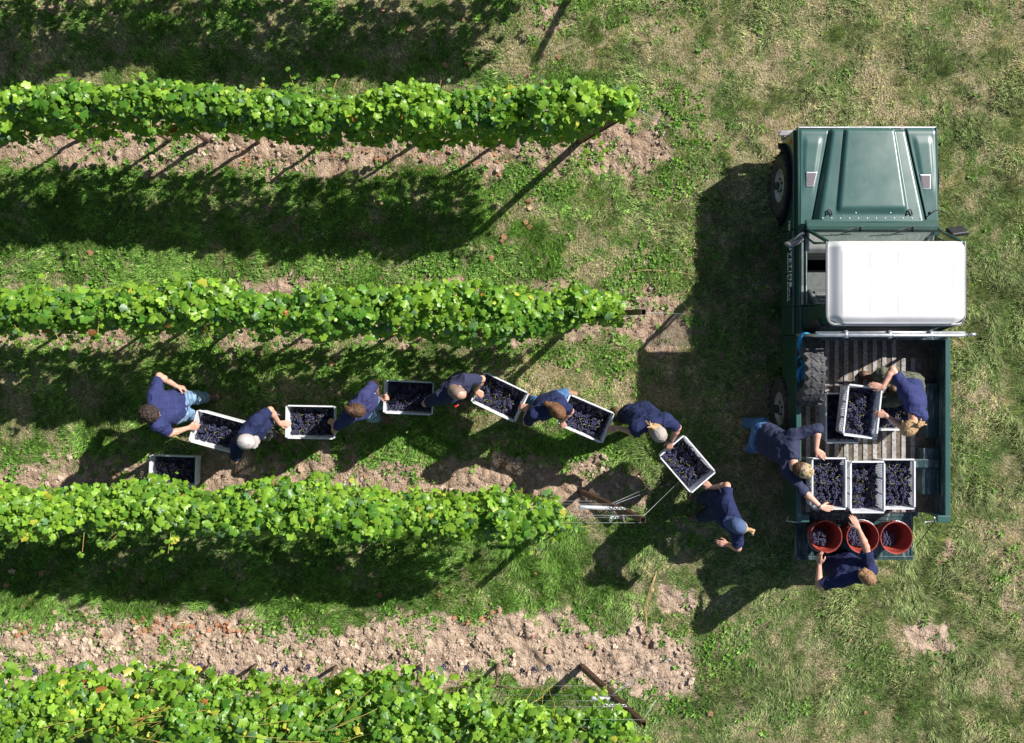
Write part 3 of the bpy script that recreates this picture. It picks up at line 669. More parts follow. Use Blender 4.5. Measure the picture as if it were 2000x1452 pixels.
# wings
for s_ in (-1, 1):
    def wx(v, y, s_=s_):
        inner = .50+.255*(YF-y)/(YF-YW)-.03; return s_*(inner+(.845-inner)*v)
    def wz(v, y): return 1.055+.045*ss(YF-y, 0, 1.2)-.035*(1-ss(YF-y, 0, .05))-.055*ss(v, .93, 1)**2+.012*ss(v, .12, .3)*(1-ss(v, .7, .85))*ss(YF-y, .1, .2)*(1-ss(YF-y, .45, .9))
    wg = hfield('wing', ls(0, 1, 25), ls(YF, YW-.0, 41), wz, M_bonnet, truck, wx)
    # side skin with wheel arch: profile in (y,z), thickness in x; shoulder stands out
    def side(y0, y1, z0, z1, arch=None, ra=.47):
        P = [(y0, z0)]
        if arch is not None:
            a0 = math.asin(max(-1, min(1, (z0-.40)/ra)))
            P = [(y1, z1), (y0, z1), (y0, z0)]
            P += [(arch-ra*math.cos(t_), .40+ra*math.sin(t_)) for t_ in ls(a0, math.pi-a0, 17)]
            P += [(y1, z0)]
            return P
        return [(y0, z0), (y1, z0), (y1, z1), (y0, z1)]
    mb = MB(); mb.prism(side(YW+.02, YF-.03, .52, .98, 1.90), 'x', s_*.865, s_*.888)
    mb.prism([(YW, .975), (YF, .975), (YF, 1.06), (YW, 1.09)], 'x', s_*.835, s_*.858)
    mb.box(*sorted((s_*.84, s_*.885)), YW, YF-.02, .955, .985)
    mb.box(*sorted((s_*.30, s_*.86)), YF-.05, YF-.02, .62, 1.03)
    mb.build('wing_panel', M_green, wg, .006)
    mb = MB()                                                   # black arch eyebrow
    ra = .47; P = [(1.90-ra*math.cos(t_), .40+ra*math.sin(t_)) for t_ in ls(.2, math.pi-.2, 19)]+[(1.90+(ra+.075)*math.cos(t_), .40+(ra+.075)*math.sin(t_)) for t_ in ls(.15, math.pi-.15, 19)]
    mb.prism(P, 'x', s_*.86, s_*.935); mb.build('wheel_arch', M_arch, wg, .008)
    mb = MB(); x = s_*.69; z = 1.102
    mb.prism([(x-.065, 1.80), (x+.055 if s_ < 0 else x+.065, 1.80), (x+.035 if s_ < 0 else x+.065, 1.98), (x+.0 if s_ < 0 else x-.0, 1.98)][::1] if 0 else ([(x-.075, 1.78), (x+.02, 1.78), (x+.065, 1.965), (x-.075, 1.965)] if s_ < 0 else [(x-.03, 1.75), (x+.07, 1.75), (x+.07, 1.935), (x-.07, 1.935)]), 'z', z-.02, z)
    vo = mb.build('air_vent', M_chrome, wg, .012, 3)
    mb = MB(); mb.prism([(x-.06, 1.795), (x+.012, 1.795), (x+.048, 1.95), (x-.06, 1.95)] if s_ < 0 else [(x-.018, 1.765), (x+.056, 1.765), (x+.056, 1.92), (x-.054, 1.92)], 'z', z-.001, z+.004); mb.build('vent_grille', M_vent, vo, .008)
    mb = MB(); mb.lathe([(0, .02), (.02, .018), (.03, 0)], 'x' , 14, Matrix.Translation((s_*.888, 2.38, .87)) @ Matrix.Scale(s_, 4, (1, 0, 0))); mb.build('side_indicator', M_amber, wg)
    mb = MB(); mb.lathe([(.11, 0), (.115, .02), (.09, .035), (0, .04)], 'y', 24, Matrix.Translation((s_*.62, YF-.02, .86))); hl = mb.build('headlight', M_clear, truck)
    mb = MB(); mb.lathe([(0, .025), (.03, .022), (.036, 0)], 'y', 16, Matrix.Translation((s_*.76, YF-.02, .93))); mb.build('indicator', M_amber, truck)
    # inner wheel well
    mb = MB(); mb.lathe([(.46, 0), (.46, .26), (0, .26)], 'x', 24, Matrix.Translation((s_*.86, 1.90, .42)) @ Matrix.Scale(-s_, 4, (1, 0, 0))); mb.build('wheel_well', M_dark, wg)
mb = MB(); mb.box(-.42, .42, YF-.03, YF+.01, .60, 1.0)
for k in range(9): mb.box(-.38, .38, YF+.01, YF+.02, .64+k*.038, .655+k*.038)
mb.build('grille', M_black, truck, .005)
mb = MB(); mb.prism([(-.90, YF+.02), (-.90, YF-.06), (-.72, YF-.0), (.72, YF-.0), (.90, YF-.06), (.90, YF+.02), (.74, YF+.075), (-.74, YF+.075)], 'z', .50, .63); mb.prism([(-.97, YF-.02), (-.80, YF-.02), (-.80, YF+.05), (-.94, YF+.05)], 'z', .59, .64)
mb.build('front_bumper', M_bumper, truck, .01, 3)
mb = MB(); mb.box(-.845, .845, YF-.012, YF+.008, 1.03, 1.05); mb.build('grille_strip', M_chrome, truck, .004)
# bulkhead / scuttle panel in front of the windscreen
mb = MB(); mb.prism([(YW+.10, 1.16), (YW+.10, 1.195), (YW+.02, 1.23), (YW+.005, 1.235), (YW+.005, 1.10)], 'x', -.80, .80); mb.box(-.845, .845, YW-.03, YW+.03, .5, 1.16)
mb.build('bulkhead', M_green, truck, .008)
# cab shell: doors, rear cab body, floor
LTX = []
for s_ in (-1, 1):
    mb = MB(); mb.prism([(YW-.0, .50), (YW-.0, .98), (.32, .98), (.32, .50)], 'x', s_*.868, s_*.893)
    mb.prism([(YW-.0, .978), (YW-.0, 1.13), (.32, 1.13), (.32, .978)], 'x', s_*.828, s_*.855)
    mb.box(*sorted((s_*.83, s_*.888)), .32, YW, .955, .985)
    # inner face and window rail
    mb.box(*sorted((s_*.775, s_*.83)), .32, YW-.04, 1.09, 1.13)
    door = mb.build('door', M_green, truck, .01, 3)
    if s_ < 0: DOOR = door
    # window frame: thin posts up to the roof
    mb = MB(); xo, xi = s_*.80, s_*.775
    top = 1.90
    A = [(xo, YW-.09, 1.12), (xo, YW-.215, 1.50), (s_*.785, 1.02, top), (s_*.785, .33, top), (xo, .33, 1.12)]
    mb.tube([Vector(p) for p in A], .016, 6)
    mb.build('window_frame', M_green, door)
    if s_ > 0:
        mb = MB(); mb.add([(xo, YW-.09, 1.12), (xo, YW-.215, 1.50), (s_*.785, 1.02, top), (s_*.785, .33, top), (xo, .33, 1.12)], [(0, 1, 2, 3, 4)]); mb.build('window', M_glass, door, solid=.004)
    else:
        mb = MB(); mb.box(s_*.80, s_*.79, .36, 1.14, 1.12, 1.17); mb.build('window', M_glass, door)
        mb = MB(); mb.box(-.835, -.81, .34, YW-.10, 1.128, 1.142); mb.box(-.785, -.77, .34, YW-.12, 1.128, 1.15); mb.build('window_channel', M_chrome, door, .003)
    mb = MB(); mb.box(*sorted((s_*.893, s_*.915)), .42, .56, .93, .955); mb.build('handle', M_black, door, .006)
    mb = MB(); mb.box(*sorted((s_*.893, s_*.905)), YW-.10, YW-.02, .62, .68); mb.box(*sorted((s_*.893, s_*.905)), YW-.10, YW-.02, .86, .92); mb.build('hinge', M_black, door, .004)
    mb = MB(); mb.prism([(.315, .50), (.315, .98), (-.03, .98), (-.03, .50)], 'x', s_*.868, s_*.892)
    mb.prism([(.315, .978), (.315, 1.16), (-.03, 1.16), (-.03, .978)], 'x', s_*.815, s_*.856)
    mb.box(*sorted((s_*.83, s_*.888)), -.03, .315, .955, .985)
    # rear quarter: slopes in to the roof, rounded back corner
    prof = [(s_*.83, .315), (s_*.83, .12), (s_*.80, .03), (s_*.72, -.02), (s_*.55, -.03)]; prt = [(s_*.79, .315), (s_*.79, .19), (s_*.76, .12), (s_*.68, .10), (s_*.55, .10)]
    V = [(x, y, 1.12) for x, y in prof]+[(x, y, 1.90) for x, y in prt]
    mb.add(V, [(k, k+1, k+6, k+5) for k in range(4)], None, True)
    mb.build('rear_quarter', M_green, truck, .006, solid=0)
    # alpine light: dark curved glass in the quarter
    V = []
    for t_ in ls(.25, .72, 5):
        for (x, y), (x2, y2) in zip(prof[1:4], prt[1:4]): V.append((x+(x2-x)*t_+s_*.008, y+(y2-y)*t_-.008, 1.12+.78*t_))
    mb = MB(); mb.add(V, [(r_i*3+c_i, r_i*3+c_i+1, r_i*3+c_i+4, r_i*3+c_i+3) for r_i in range(4) for c_i in range(2)], None, True); mb.build('corner_window', M_black, truck, solid=.012)
mb = MB(); V = [(-.55, -.03, 1.12), (.55, -.03, 1.12), (.55, .10, 1.90), (-.55, .10, 1.90)]; mb.add(V, [(0, 1, 2, 3)]); mb.box(-.87, .87, -.03, .0, .5, 1.12)
mb.build('cab_rear_panel', M_green, truck, solid=.012)
mb = MB(); V = [(-.48, -.012, 1.30), (.48, -.012, 1.30), (.48, .062, 1.72), (-.48, .062, 1.72)]; mb.add(V, [(0, 1, 2, 3)]); rw = mb.build('rear_window', M_black, truck, .01, solid=.01)
mb = MB(); mb.box(-.86, .86, .0, YW-.05, .48, .56); mb.box(-.83, .83, YW-.35, YW-.08, .56, 1.14); mb.build('cab_floor', M_dark, truck)
mb = MB(); mb.prism([(YW-.36, .95), (YW-.04, 1.06), (YW-.04, 1.20), (YW-.25, 1.19), (YW-.38, 1.06)], 'x', -.77, .77); mb.build('dashboard', mat('pale_dashboard', (.30, .30, .30), .7, c2=(.42, .41, .40), scale=9), truck, .02, 3)  # pale grey dashboard, lightened to give the windscreen its grey tone
for x in (-.47, .47):
    mb = MB(); mb.box(x-.24, x+.24, .28, .78, .72, .88); mb.prism([(.56, .86), (.24, 1.42), (.12, 1.42), (.40, .80)], 'x', x-.22, x+.22)
    st = mb.build('seat', M_seat, truck, .04, 4)
    mb = MB()
    for k in range(5):
        t_ = .10+k*.17; mb.box(-.17, .18, -.036, .036, -.012, .018, Matrix.Translation((x+.01, .52-.30*t_, .93+.53*t_)) @ Matrix.Rotation(-math.atan2(.56, .32), 4, 'X'))
    mb.build('seat_pad', M_seat, st, .008)
mb = MB(); Ms = Matrix.Translation((.42, .98-.13, 1.12)) @ Matrix.Rotation(R(-50), 4, 'X'); mb.tube([(.19*math.cos(a_), .19*math.sin(a_), 0) for a_ in ls(0, 5.98, 20)], .014, 6, Ms, closed=True); mb.tube([(0, 0, 0), (0, 0, -.25)], .02, 6, Ms)
mb.box(-.18, .18, -.015, .015, -.01, .01, Ms); mb.build('steering_wheel', M_black, truck)
# windscreen with frame and wipers
V = [(-.755, YW-.02, 1.24), (.755, YW-.02, 1.24), (.715, 1.05, 1.86), (-.715, 1.05, 1.86)]
mb = MB(); mb.add(V, [(0, 1, 2, 3)]); ws = mb.build('windscreen', M_glass, truck, solid=.006)
mb = MB(); mb.tube([(-.79, YW-.02, 1.20), (-.755, 1.03, 1.88)], .026, 6); mb.tube([(.79, YW-.02, 1.20), (.755, 1.03, 1.88)], .026, 6)
mb.box(-.80, .80, YW-.025, YW+.002, 1.19, 1.245); mb.build('windscreen_frame', M_green, ws)
for x in (-.25, .38):
    mb = MB(); mb.tube([(x+.10, YW+.005, 1.245), (x-.1, YW-.04, 1.275), (x-.18, YW-.035, 1.275)], .007, 5); mb.tube([(x-.34, YW-.05, 1.275), (x+.06, YW-.035, 1.265)], .006, 5); mb.tube([(x+.10, YW-.0, 1.225), (x+.10, YW-.0, 1.26)], .014, 8); mb.build('wiper', M_black, ws)
# roof
def rz_(u, v):
    du = abs(u); 
    e1 = ss(du, .80, 1.0); e2 = ss(v, .90, 1.0); e3 = 1-ss(v, 0, .06)
    z = 2.0-.075*e1**1.2-.06*e2-.04*e3-.012*u*u
    yy = YR+.94*(1-v)
    for c_ in (-.63, -.315, 0, .315, .63):
        k = max(0, 1-abs(u*.787-c_)/.024); z += .005*min(1, k*2)*ss(v, .10, .13)*(1-ss(v, .86, .89))
    return z
def rx(u, v):   # rounded rear corners
    t_ = max(0, (v-.86)/.14); return u*(.787-.085*(1-math.sqrt(max(0, 1-t_*t_))))
us = sorted(set([round(q_, 4) for q_ in ls(-1, 1, 161)])); vs = ls(0, 1, 51)
V = [(rx(u, v), 1.035-.945*v, rz_(u, v)) for v in vs for u in us]; nu = len(us)
rim_ = []
F = [(j*nu+i, (j+1)*nu+i, (j+1)*nu+i+1, j*nu+i+1) for j in range(len(vs)-1) for i in range(nu-1)]
o = npmesh('roof', np.array(V), np.array(F), M_white, truck); md = o.modifiers.new('s', 'SOLIDIFY'); md.thickness = .03; md.offset = -1
per = [(rx(-1, v), 1.035-.945*v, 1.905) for v in vs]+[(rx(u, 1), .09, 1.905) for u in ls(-1, 1, 30)[1:-1]]+[(rx(1, v), 1.035-.945*v, 1.905) for v in vs[::-1]]
mb = MB(); mb.tube(per, .014, 6); mb.build('gutter', M_white, o)
mb = MB(); mb.tube([Vector(p)*1.0+Vector((0, 0, .022)) for p in per], .004, 4); mb.build('roof_seal', M_black, o)
# mirrors
mb = MB(); mb.tube([(.84, YW-.06, 1.25), (.90, YW-.03, 1.30), (.94, YW-.05, 1.35)], .01, 6); mr = mb.build('mirror_arm', M_black, truck)
mb = MB(); mb.box(-.105, .105, -.028, .028, -.085, .085, Matrix.Translation((.955, YW-.06, 1.36)) @ Matrix.Rotation(R(8), 4, 'Z') @ Matrix.Rotation(R(35), 4, 'X')); mb.build('mirror', M_black, mr, .02, 3)
mb = MB(); mb.tube([(-.83, YW-.06, 1.22), (-.90, YW-.11, 1.20), (-.93, YW-.15, 1.17)], .018, 8); mr = mb.build('mirror_arm', M_chrome, truck)
mb = MB(); mb.box(-.10, .10, -.022, .022, -.085, .085, Matrix.Translation((-.93, YW-.17, 1.16)) @ Matrix.Rotation(R(28), 4, 'Z') @ Matrix.Rotation(R(20), 4, 'X')); mb.build('mirror', M_bumper, mr, .018, 3)
mb = MB(); mb.tube([(.66, 1.40, 1.20), (.74, 1.47, 1.24), (.80, 1.475, 1.26), (.88, 1.45, 1.24), (.93, 1.38, 1.21)], .006, 6); mb.lathe([(0, .03), (.018, .02), (.022, 0)], 'z', 10, Matrix.Translation((.74, 1.46, 1.10))); mb.build('aerial', M_black, truck)
# lettering on the door and wing
def text(body, size, x, y, z, m, parent, name='lettering', sp=1.0, sx=1.0):
    cu = bpy.data.curves.new(name, 'FONT'); cu.body = body; cu.size = size; cu.space_character = sp; cu.extrude = .0015; cu.offset = .0012
    to_ = bpy.data.objects.new(name, cu); C.objects.link(to_); bpy.context.view_layer.update()
    me = bpy.data.meshes.new_from_object(to_); bpy.data.objects.remove(to_)
    me.transform(Matrix(((0, 0, -1, x), (-sx, 0, 0, y), (0, 1, 0, z), (0, 0, 0, 1)))); me.materials.clear(); me.materials.append(m)
    return link(bpy.data.objects.new(name, me), parent)
text('NYETIMBER', .14, -.8945, 1.115, .85, M_letter, DOOR, sp=1.18, sx=.85)
text('PRODUCT OF ENGLAND', .055, -.8945, 1.0, .765, M_letter, DOOR, sp=1.3, sx=.80)
text('TD5', .08, -.8895, YW+.13, .80, M_letter, truck, sp=1.1, sx=.8)
# wheels
def chev(mb, r0, w_, nb, h_=.014, hv=.011):
    for k in range(nb):
        for s_ in (-1, 1):
            for q_ in (0, 1):
                a_ = 2*math.pi*(k+.5*(s_ > 0)+.0)/nb
                Mx = Matrix.Rotation(a_, 4, 'X') @ Matrix.Translation((s_*w_*(.13+.22*q_), 0, r0+hv/2)) @ Matrix.Rotation(s_*R(38 if q_ == 0 else -38), 4, 'Z')
                mb.box(-w_*.15, w_*.15, -.036, .036, -hv, hv*.2, Mx)
def tyre_mesh(r_o, w_, mt, nb, name='tyre', parent=None):
    mb = MB(); h = w_/2
    mb.lathe([(.205, -h*.72), (.235, -h*.86), (.30, -h*1.0), (.355, -h*.97), (r_o-.022, -h*.86), (r_o-.010, -h*.7), (r_o-.008, 0), (r_o-.010, h*.7), (r_o-.022, h*.86), (.355, h*.97), (.30, h*1.0), (.235, h*.86), (.205, h*.72)], 'x', 64)
    chev(mb, r_o-.008, w_, nb); return mb.build(name, mt, parent)
def wheel(x, y, s_):
    w0 = thing('wheel', None, None, (x, y, .40)); w0.parent = truck
    tyre_mesh(.405, .235, M_rubber, 24, 'tyre', w0)
    mb = MB(); h = .09*s_
    mb.lathe([(.212, -h*.8), (.218, h), (.206, h*1.02), (.198, h*.7), (.175, h*.35), (.15, h*.55), (.09, h*.8), (.06, h*.8)], 'x', 40)
    mb.lathe([(.06, h*.8), (.06, h*1.1), (.0, h*1.15)], 'x', 20); mb.build('rim', M_rim, w0)
    mb = MB()
    mb.lathe([(.055, h*.8), (.055, h*1.55), (.035, h*1.7), (0, h*1.72)], 'x', 18)
    mb.lathe([(.10, h*.70), (.10, h*.74), (.05, h*.84)], 'x', 24)
    for k in range(5):
        a_ = k*2*math.pi/5; mb.lathe([(.013, h*.75), (.013, h*1.05), (0, h*1.06)], 'x', 6, Matrix.Translation((0, .085*math.cos(a_), .085*math.sin(a_))))
        a_ += .6; mb.lathe([(.02, h*.62), (0, h*.63)], 'x', 10, Matrix.Translation((0, .135*math.cos(a_), .135*math.sin(a_))))
    mb.build('hub', M_black, w0)
for s_ in (-1, 1): wheel(s_*.80, 1.90, s_); wheel(s_*.80, -.985, s_)
# load bed -------------------------------------------------------------
FZ = .85; BY0, BY1 = -2.245, -.06
bed = MB(); bed.box(-.90, .92, BY0, BY1, FZ-.03, FZ); bed = bed.build('load_bed', M_floor, truck)
for k in range(-3, 10):
    x = -.428+k*.119; mb = MB(); y1 = BY1-.02
    if k >= 8: y1 = BY1-.26
    mb.box(x-.027, x+.027, BY0+.01, y1, FZ, FZ+.012); mb.build('floor_rib', M_slat, bed, .004)
for s_, xo, xi, nm in ((-1, -.913, -.872, 0), (1, .905, .946, 0)):
    mb = MB(); xa, xb = sorted((xo, xi))
    if s_ < 0:
        # outer skin with the wheel arch, shoulder step like the cab
        P = [(BY1, 1.17), (BY0, 1.17), (BY0, .62)]
        a0 = math.asin((.62-.40)/.50)
        P += [(-.985-.50*math.cos(t_), .40+.50*math.sin(t_)) for t_ in ls(a0, math.pi-a0, 17)]+[(BY1, .62)]
        P2 = [(y_, z_) for y_, z_ in P]
        mb.prism(P2, 'x', xa, xb)
    else:
        P = [(BY1, 1.17), (BY0, 1.17), (BY0, .62)]
        P += [(-.985-.50*math.cos(t_), .40+.50*math.sin(t_)) for t_ in ls(a0, math.pi-a0, 17)]+[(BY1, .62)]
        mb.prism(P, 'x', xa, xb)
    sp_ = mb.build('bed_side', M_bed if s_ > 0 else M_green, bed, .006)
    mb = MB(); xr = (-.918, -.855) if s_ < 0 else (.888, .951)
    mb.box(*xr, BY0-.03, BY1, 1.17, 1.197); mb.build('rail', M_bonnet, sp_, .008, 3)
    mb = MB(); xc = xr[0] if s_ < 0 else xr[1]
    mb.box(*( (xc, xc+.16) if s_ < 0 else (xc-.16, xc)), BY0-.055, BY0+.03, 1.168, 1.20) ; mb.box(*((xc, xc+.10) if s_ < 0 else (xc-.10, xc)), BY0-.03, BY0+.02, .62, 1.17)
    mb.build('corner_post', M_bonnet, sp_, .01, 3)
    mb = MB(); x_ = s_*.90+.012; mb.tube([(x_-s_*.0, BY0-.03, .82), (x_+s_*.03, BY0-.11, .82), (x_-s_*.12, BY0-.13, .82), (x_-s_*.16, BY0-.03, .82)], .011, 6); mb.build('tie_down_hook', M_chrome, sp_)
    mb = MB(); mb.box(*sorted((s_*.90+.02-.03, s_*.90+.02+.03)), BY0-.035, BY0-.03, .70, .95); mb.build('tail_light', M_redl, sp_)
mb = MB(); mb.box(-.913, .946, BY1, BY1+.02, .62, 1.19); mb.box(-.905, .94, BY1-.03, BY1+.03, 1.175, 1.20); mb.build('headboard', M_bed, bed, .006)
mb = MB(); mb.box(.70, .905, -1.42, BY0+.25, FZ, 1.02); mb.box(.52, .905, -1.66, -1.55, 1.02, 1.05); mb.box(.76, .905, -.62, -1.3, FZ, .99); mb.build('wheel_box', M_bed, bed, .012, 3)
mb = MB(); mb.box(-.40, .42, BY0-.04, YF-.2, .42, .58); mb.box(-.86, .88, BY0+.05, BY1, .66, .82); mb.box(-.84, .84, -.4, 1.35, .38, .50); mb.prism([(-.52, YF-.06), (.52, YF-.06), (.77, YW), (-.77, YW)], 'z', .5, .98); mb.build('chassis_fill', M_dark, truck)  # chassis rail, dark boxes added to block light below, dark filler under bonnet
# ladder rack hoop behind the cab
mb = MB(); y_ = BY1+.03
mb.tube([(-.90, y_, 1.19), (-.905, y_, 1.55), (-.88, y_, 1.78), (-.80, y_, 1.85), (0, y_, 1.86), (.78, y_, 1.85), (.85, y_, 1.80), (.90, y_, 1.5), (.92, y_, 1.19)], .021, 10)
mb.tube([(-.88, y_+.028, 1.80), (0, y_+.035, 1.82), (.83, y_+.028, 1.80)], .017, 8)
for x in (-.55, -.05, .42): mb.tube([(x, y_-.03, 1.86), (x, y_+.05, 1.84)], .026, 8); mb.tube([(x+.02, y_, 1.86), (x+.03, y_-.01, 1.90)], .008, 6)
mb.tube([(.86, y_+.01, 1.86), (.925, y_+.01, 1.86)], .017, 8); mb.build('hoop', M_silver, bed)
# tailgate, lowered flat
mb = MB(); ty0, ty1 = -2.84, -2.30; x0, x1 = -.81, .665
mb.box(x0, x1, ty0, ty1, .775, .805); mb.box(x0, x1, ty0-.002, ty0+.045, .80, .82); mb.box(x0-.002, x0+.035, ty0+.05, ty1, .80, .815); mb.box(x1-.035, x1+.002, ty0+.05, ty1, .80, .815); mb.box(x0, x1, ty1-.05, ty1+.003, .80, .818)
tg = mb.build('tailgate', M_bed, truck, .006)
mb = MB()
for k in range(5): mb.box(x0+.10+k*.28, x0+.125+k*.28, ty0+.05, ty1-.055, .805, .812)
mb.build('stiffening_rib', M_bonnet, tg, .003)
mb = MB(); mb.tube([(.80, BY0-.02, 1.15), (.70, ty0+.16, .82)], .006, 6); mb.build('stay_cable', M_black, tg)
mb = MB(); mb.box(-.75, .72, BY0-.055, BY0-.0, .60, .83); mb.build('rear_crossmember', M_bed, bed, .006)
# ---------------------------------------------------------------- spare wheel and strap
sp = thing('spare_wheel', 'worn grey spare tyre standing upright inside the left wall of the truck bed', 'spare tyre', (W(1596, 0, 1.6).x, W(0, 727, 1.3).y, FZ+.415))
sp.rotation_euler = (0, R(-4), 0)
tyre_mesh(.405, .235, M_rubber2, 22, 'tyre', sp)
mb = MB(); mb.lathe([(.212, -.08), (.218, .09), (.206, .092), (.198, .07), (.175, .035), (.15, .05), (.09, .07), (0, .07)], 'x', 40); mb.build('rim', M_rim, sp)
M_strap = mat('blue_webbing', (.01, .20, .42), .6, c2=(.015, .28, .55), scale=40)
st = thing('ratchet_strap', 'bright blue webbing strap knotted between the spare tyre and the truck bed wall', 'strap', W(1573, 700, 1.25))
o0 = st.location
mb = MB()
A = [(1578, 652, 1.86), (1570, 650, 1.84), (1564, 655, 1.75), (1561, 672, 1.5), (1563, 685, 1.35), (1570, 692, 1.28), (1574, 700, 1.27)]
mb.ribbon([W(*a)-o0 for a in A], [(1, .15, .2)]*3+[(1, 0, .1)]*2+[(.5, .8, .1), (0, 1, .2)], .05)
A = [(1558, 699, 1.30), (1568, 693, 1.33), (1573, 700, 1.30), (1570, 710, 1.30), (1564, 705, 1.33)]; mb.ribbon([W(*a)-o0 for a in A], [(.3, 1, .2), (.4, .8, 0), (1, .1, .3), (.6, -.6, .2), (0, 1, .4)], .045)
A = [(1576, 705, 1.31), (1570, 712, 1.34), (1562, 722, 1.33), (1559, 735, 1.29), (1563, 745, 1.25), (1569, 742, 1.27), (1571, 728, 1.30), (1567, 714, 1.31)]; mb.ribbon([W(*a)-o0 for a in A], [(.5, .8, .2), (1, .3, .2), (1, 0, .2), (1, 0, .1), (.6, .8, .2), (1, 0, .3), (1, 0, .2), (.8, .5, .2)], .05)
mb.build('webbing', M_strap, st, solid=.003)
# ---------------------------------------------------------------- crates
CL, CW, CH = .615, .415, .305
M_crate = mat('grey_white_plastic', (.50, .51, .54), .5, c2=(.66, .68, .72), scale=9, lo=.3, hi=.55, detail=9)
def perforated(u0, u1, v0, v1, nu_, nv_, hole=.56):
    """rectangle u,v with a grid of square holes; returns quads"""
    def ticks(a, b_, n_):
        p = (b_-a)/n_; o = [a]
        for k in range(n_): o += [a+p*(k+.5-hole/2), a+p*(k+.5+hole/2)]
        return o+[b_]
    U, Vv = ticks(u0, u1, nu_), ticks(v0, v1, nv_); Q = []
    for i in range(len(U)-1):
        for j in range(len(Vv)-1):
            if i % 2 == 1 and j % 2 == 1: continue
            Q.append((U[i], U[i+1], Vv[j], Vv[j+1]))
    return Q
def make_crate():
    t = thing('crate', 'x', 'crate'); th = .004
    hx, hy = CL/2-.012, CW/2-.012; tp = .045       # taper at the bottom
    def wall(name, axis, s_):
        mb = MB(); half = hx if axis == 'x' else hy
        def pt(u, v, o_):
            k = 1-tp*(CH-v)/CH*2; 
            return (u*k, s_*(hy*k)+o_, v) if axis == 'x' else (s_*(hx*k)+o_, u*k, v)
        def quad(u0, u1, v0, v1):
            vs_ = []
            for o_ in (-th/2, th/2): vs_ += [pt(u0, v0, o_), pt(u1, v0, o_), pt(u1, v1, o_), pt(u0, v1, o_)]
            mb.add(vs_, [(0, 1, 2, 3), (7, 6, 5, 4), (0, 4, 5, 1), (1, 5, 6, 2), (2, 6, 7, 3), (3, 7, 4, 0)])
        nb = 3 if axis == 'x' else 2; u0 = -half; W_ = 2*half; rib = .022
        quad(-half, half, .0, .03); quad(-half, half, CH-.055, CH-.002)
        bw = (W_-rib*(nb+1))/nb
        for k in range(nb+1): quad(-half+k*(bw+rib), -half+k*(bw+rib)+rib, .03, CH-.055)
        for k in range(nb):
            a_ = -half+rib+k*(bw+rib)
            for q_ in perforated(a_, a_+bw, .03, CH-.055, 8, 9): quad(*q_)
        return mb.build(name, M_crate, t)
    for s_ in (-1, 1): wall('side_wall', 'x', s_); wall('end_wall', 'y', s_)
    mb = MB(); k = 1-2*tp
    for q_ in perforated(-hx*k, hx*k, -hy*k, hy*k, 14, 9, .5): mb.box(q_[0], q_[1], q_[2], q_[3], 0, .005)
    mb.build('base', M_crate, t)
    mb = MB(); L, W_ = CL/2, CW/2; t_ = .017
    for (a, b_, c_, d) in ((-L, L, W_-t_, W_), (-L, L, -W_, -W_+t_), (-L, -L+t_, -W_+t_, W_-t_), (L-t_, L, -W_+t_, W_-t_)):
        mb.box(a, b_, c_, d, CH-.02, CH)
    o = mb.build('crate_lip', M_crate, t)
    # round the vertical corners of the lip slightly and soften
    bm = bmesh.new(); bm.from_mesh(o.data); bmesh.ops.remove_doubles(bm, verts=bm.verts, dist=1e-4)
    bmesh.ops.bevel(bm, geom=[e for e in bm.edges if len(e.verts) == 2 and abs(e.verts[0].co.x-e.verts[1].co.x) < 1e-4 and abs(e.verts[0].co.y-e.verts[1].co.y) < 1e-4 and abs(abs(e.verts[0].co.x)-L) < 1e-4 and abs(abs(e.verts[0].co.y)-W_) < 1e-4], offset=.03, segments=4, affect='EDGES'); bm.to_mesh(o.data); bm.free()
    return t
def make_heap(seed, low):
    r = np.random.default_rng(seed); P = []; G = []; base = CH-low
    for gx_ in range(7):
        for gy_ in range(5):
            cx, cy = (gx_-3)*.082+r.normal(0, .015), (gy_-2)*.076+r.normal(0, .012)
            hz = base+.035*(vn(np.array([cx*9]), np.array([cy*9]), 0, seed)[0]-.5)*2+r.normal(0, .008)
            a_ = r.uniform(0, 6.3); pts = bunch_points(r, 44, .062, .036)
            q = pts.copy(); q[:, 0] = pts[:, 2]*math.cos(a_)-pts[:, 0]*math.sin(a_); q[:, 1] = pts[:, 2]*math.sin(a_)+pts[:, 0]*math.cos(a_); q[:, 2] = pts[:, 1]*.75
            q += np.array([cx, cy, hz]); P.append(q)
            if r.random() < .55: G.append((cx+math.cos(a_)*.05, cy+math.sin(a_)*.05, hz+.03, a_))
    P = np.concatenate(P); k = (np.abs(P[:, 0]) < CL/2-.037) & (np.abs(P[:, 1]) < CW/2-.033) & (P[:, 2] > base-.04); P = P[k]
    bv, bf, bc = berries(P, r.uniform(.0072, .0095, len(P)), r)
    # green stalks and bits of leaf
    mb = MB()
    for x, y, z, a_ in G:
        if abs(x) > .27 or abs(y) > .17: continue
        mb.tube([(x-.02*math.cos(a_), y-.02*math.sin(a_), z-.01), (x+.015*math.cos(a_), y+.015*math.sin(a_), z+.004), (x+.03*math.cos(a_+.6), y+.03*math.sin(a_+.6), z+.008)], .0028, 4)
    return bv, bf, bc, mb, base
M_stalk = mat('grape_stalk', (.20, .26, .05), .6, c2=(.32, .28, .08), scale=30)
M_under = mat('grape_mass', (.006, .006, .014), .8)
HEAPS = []
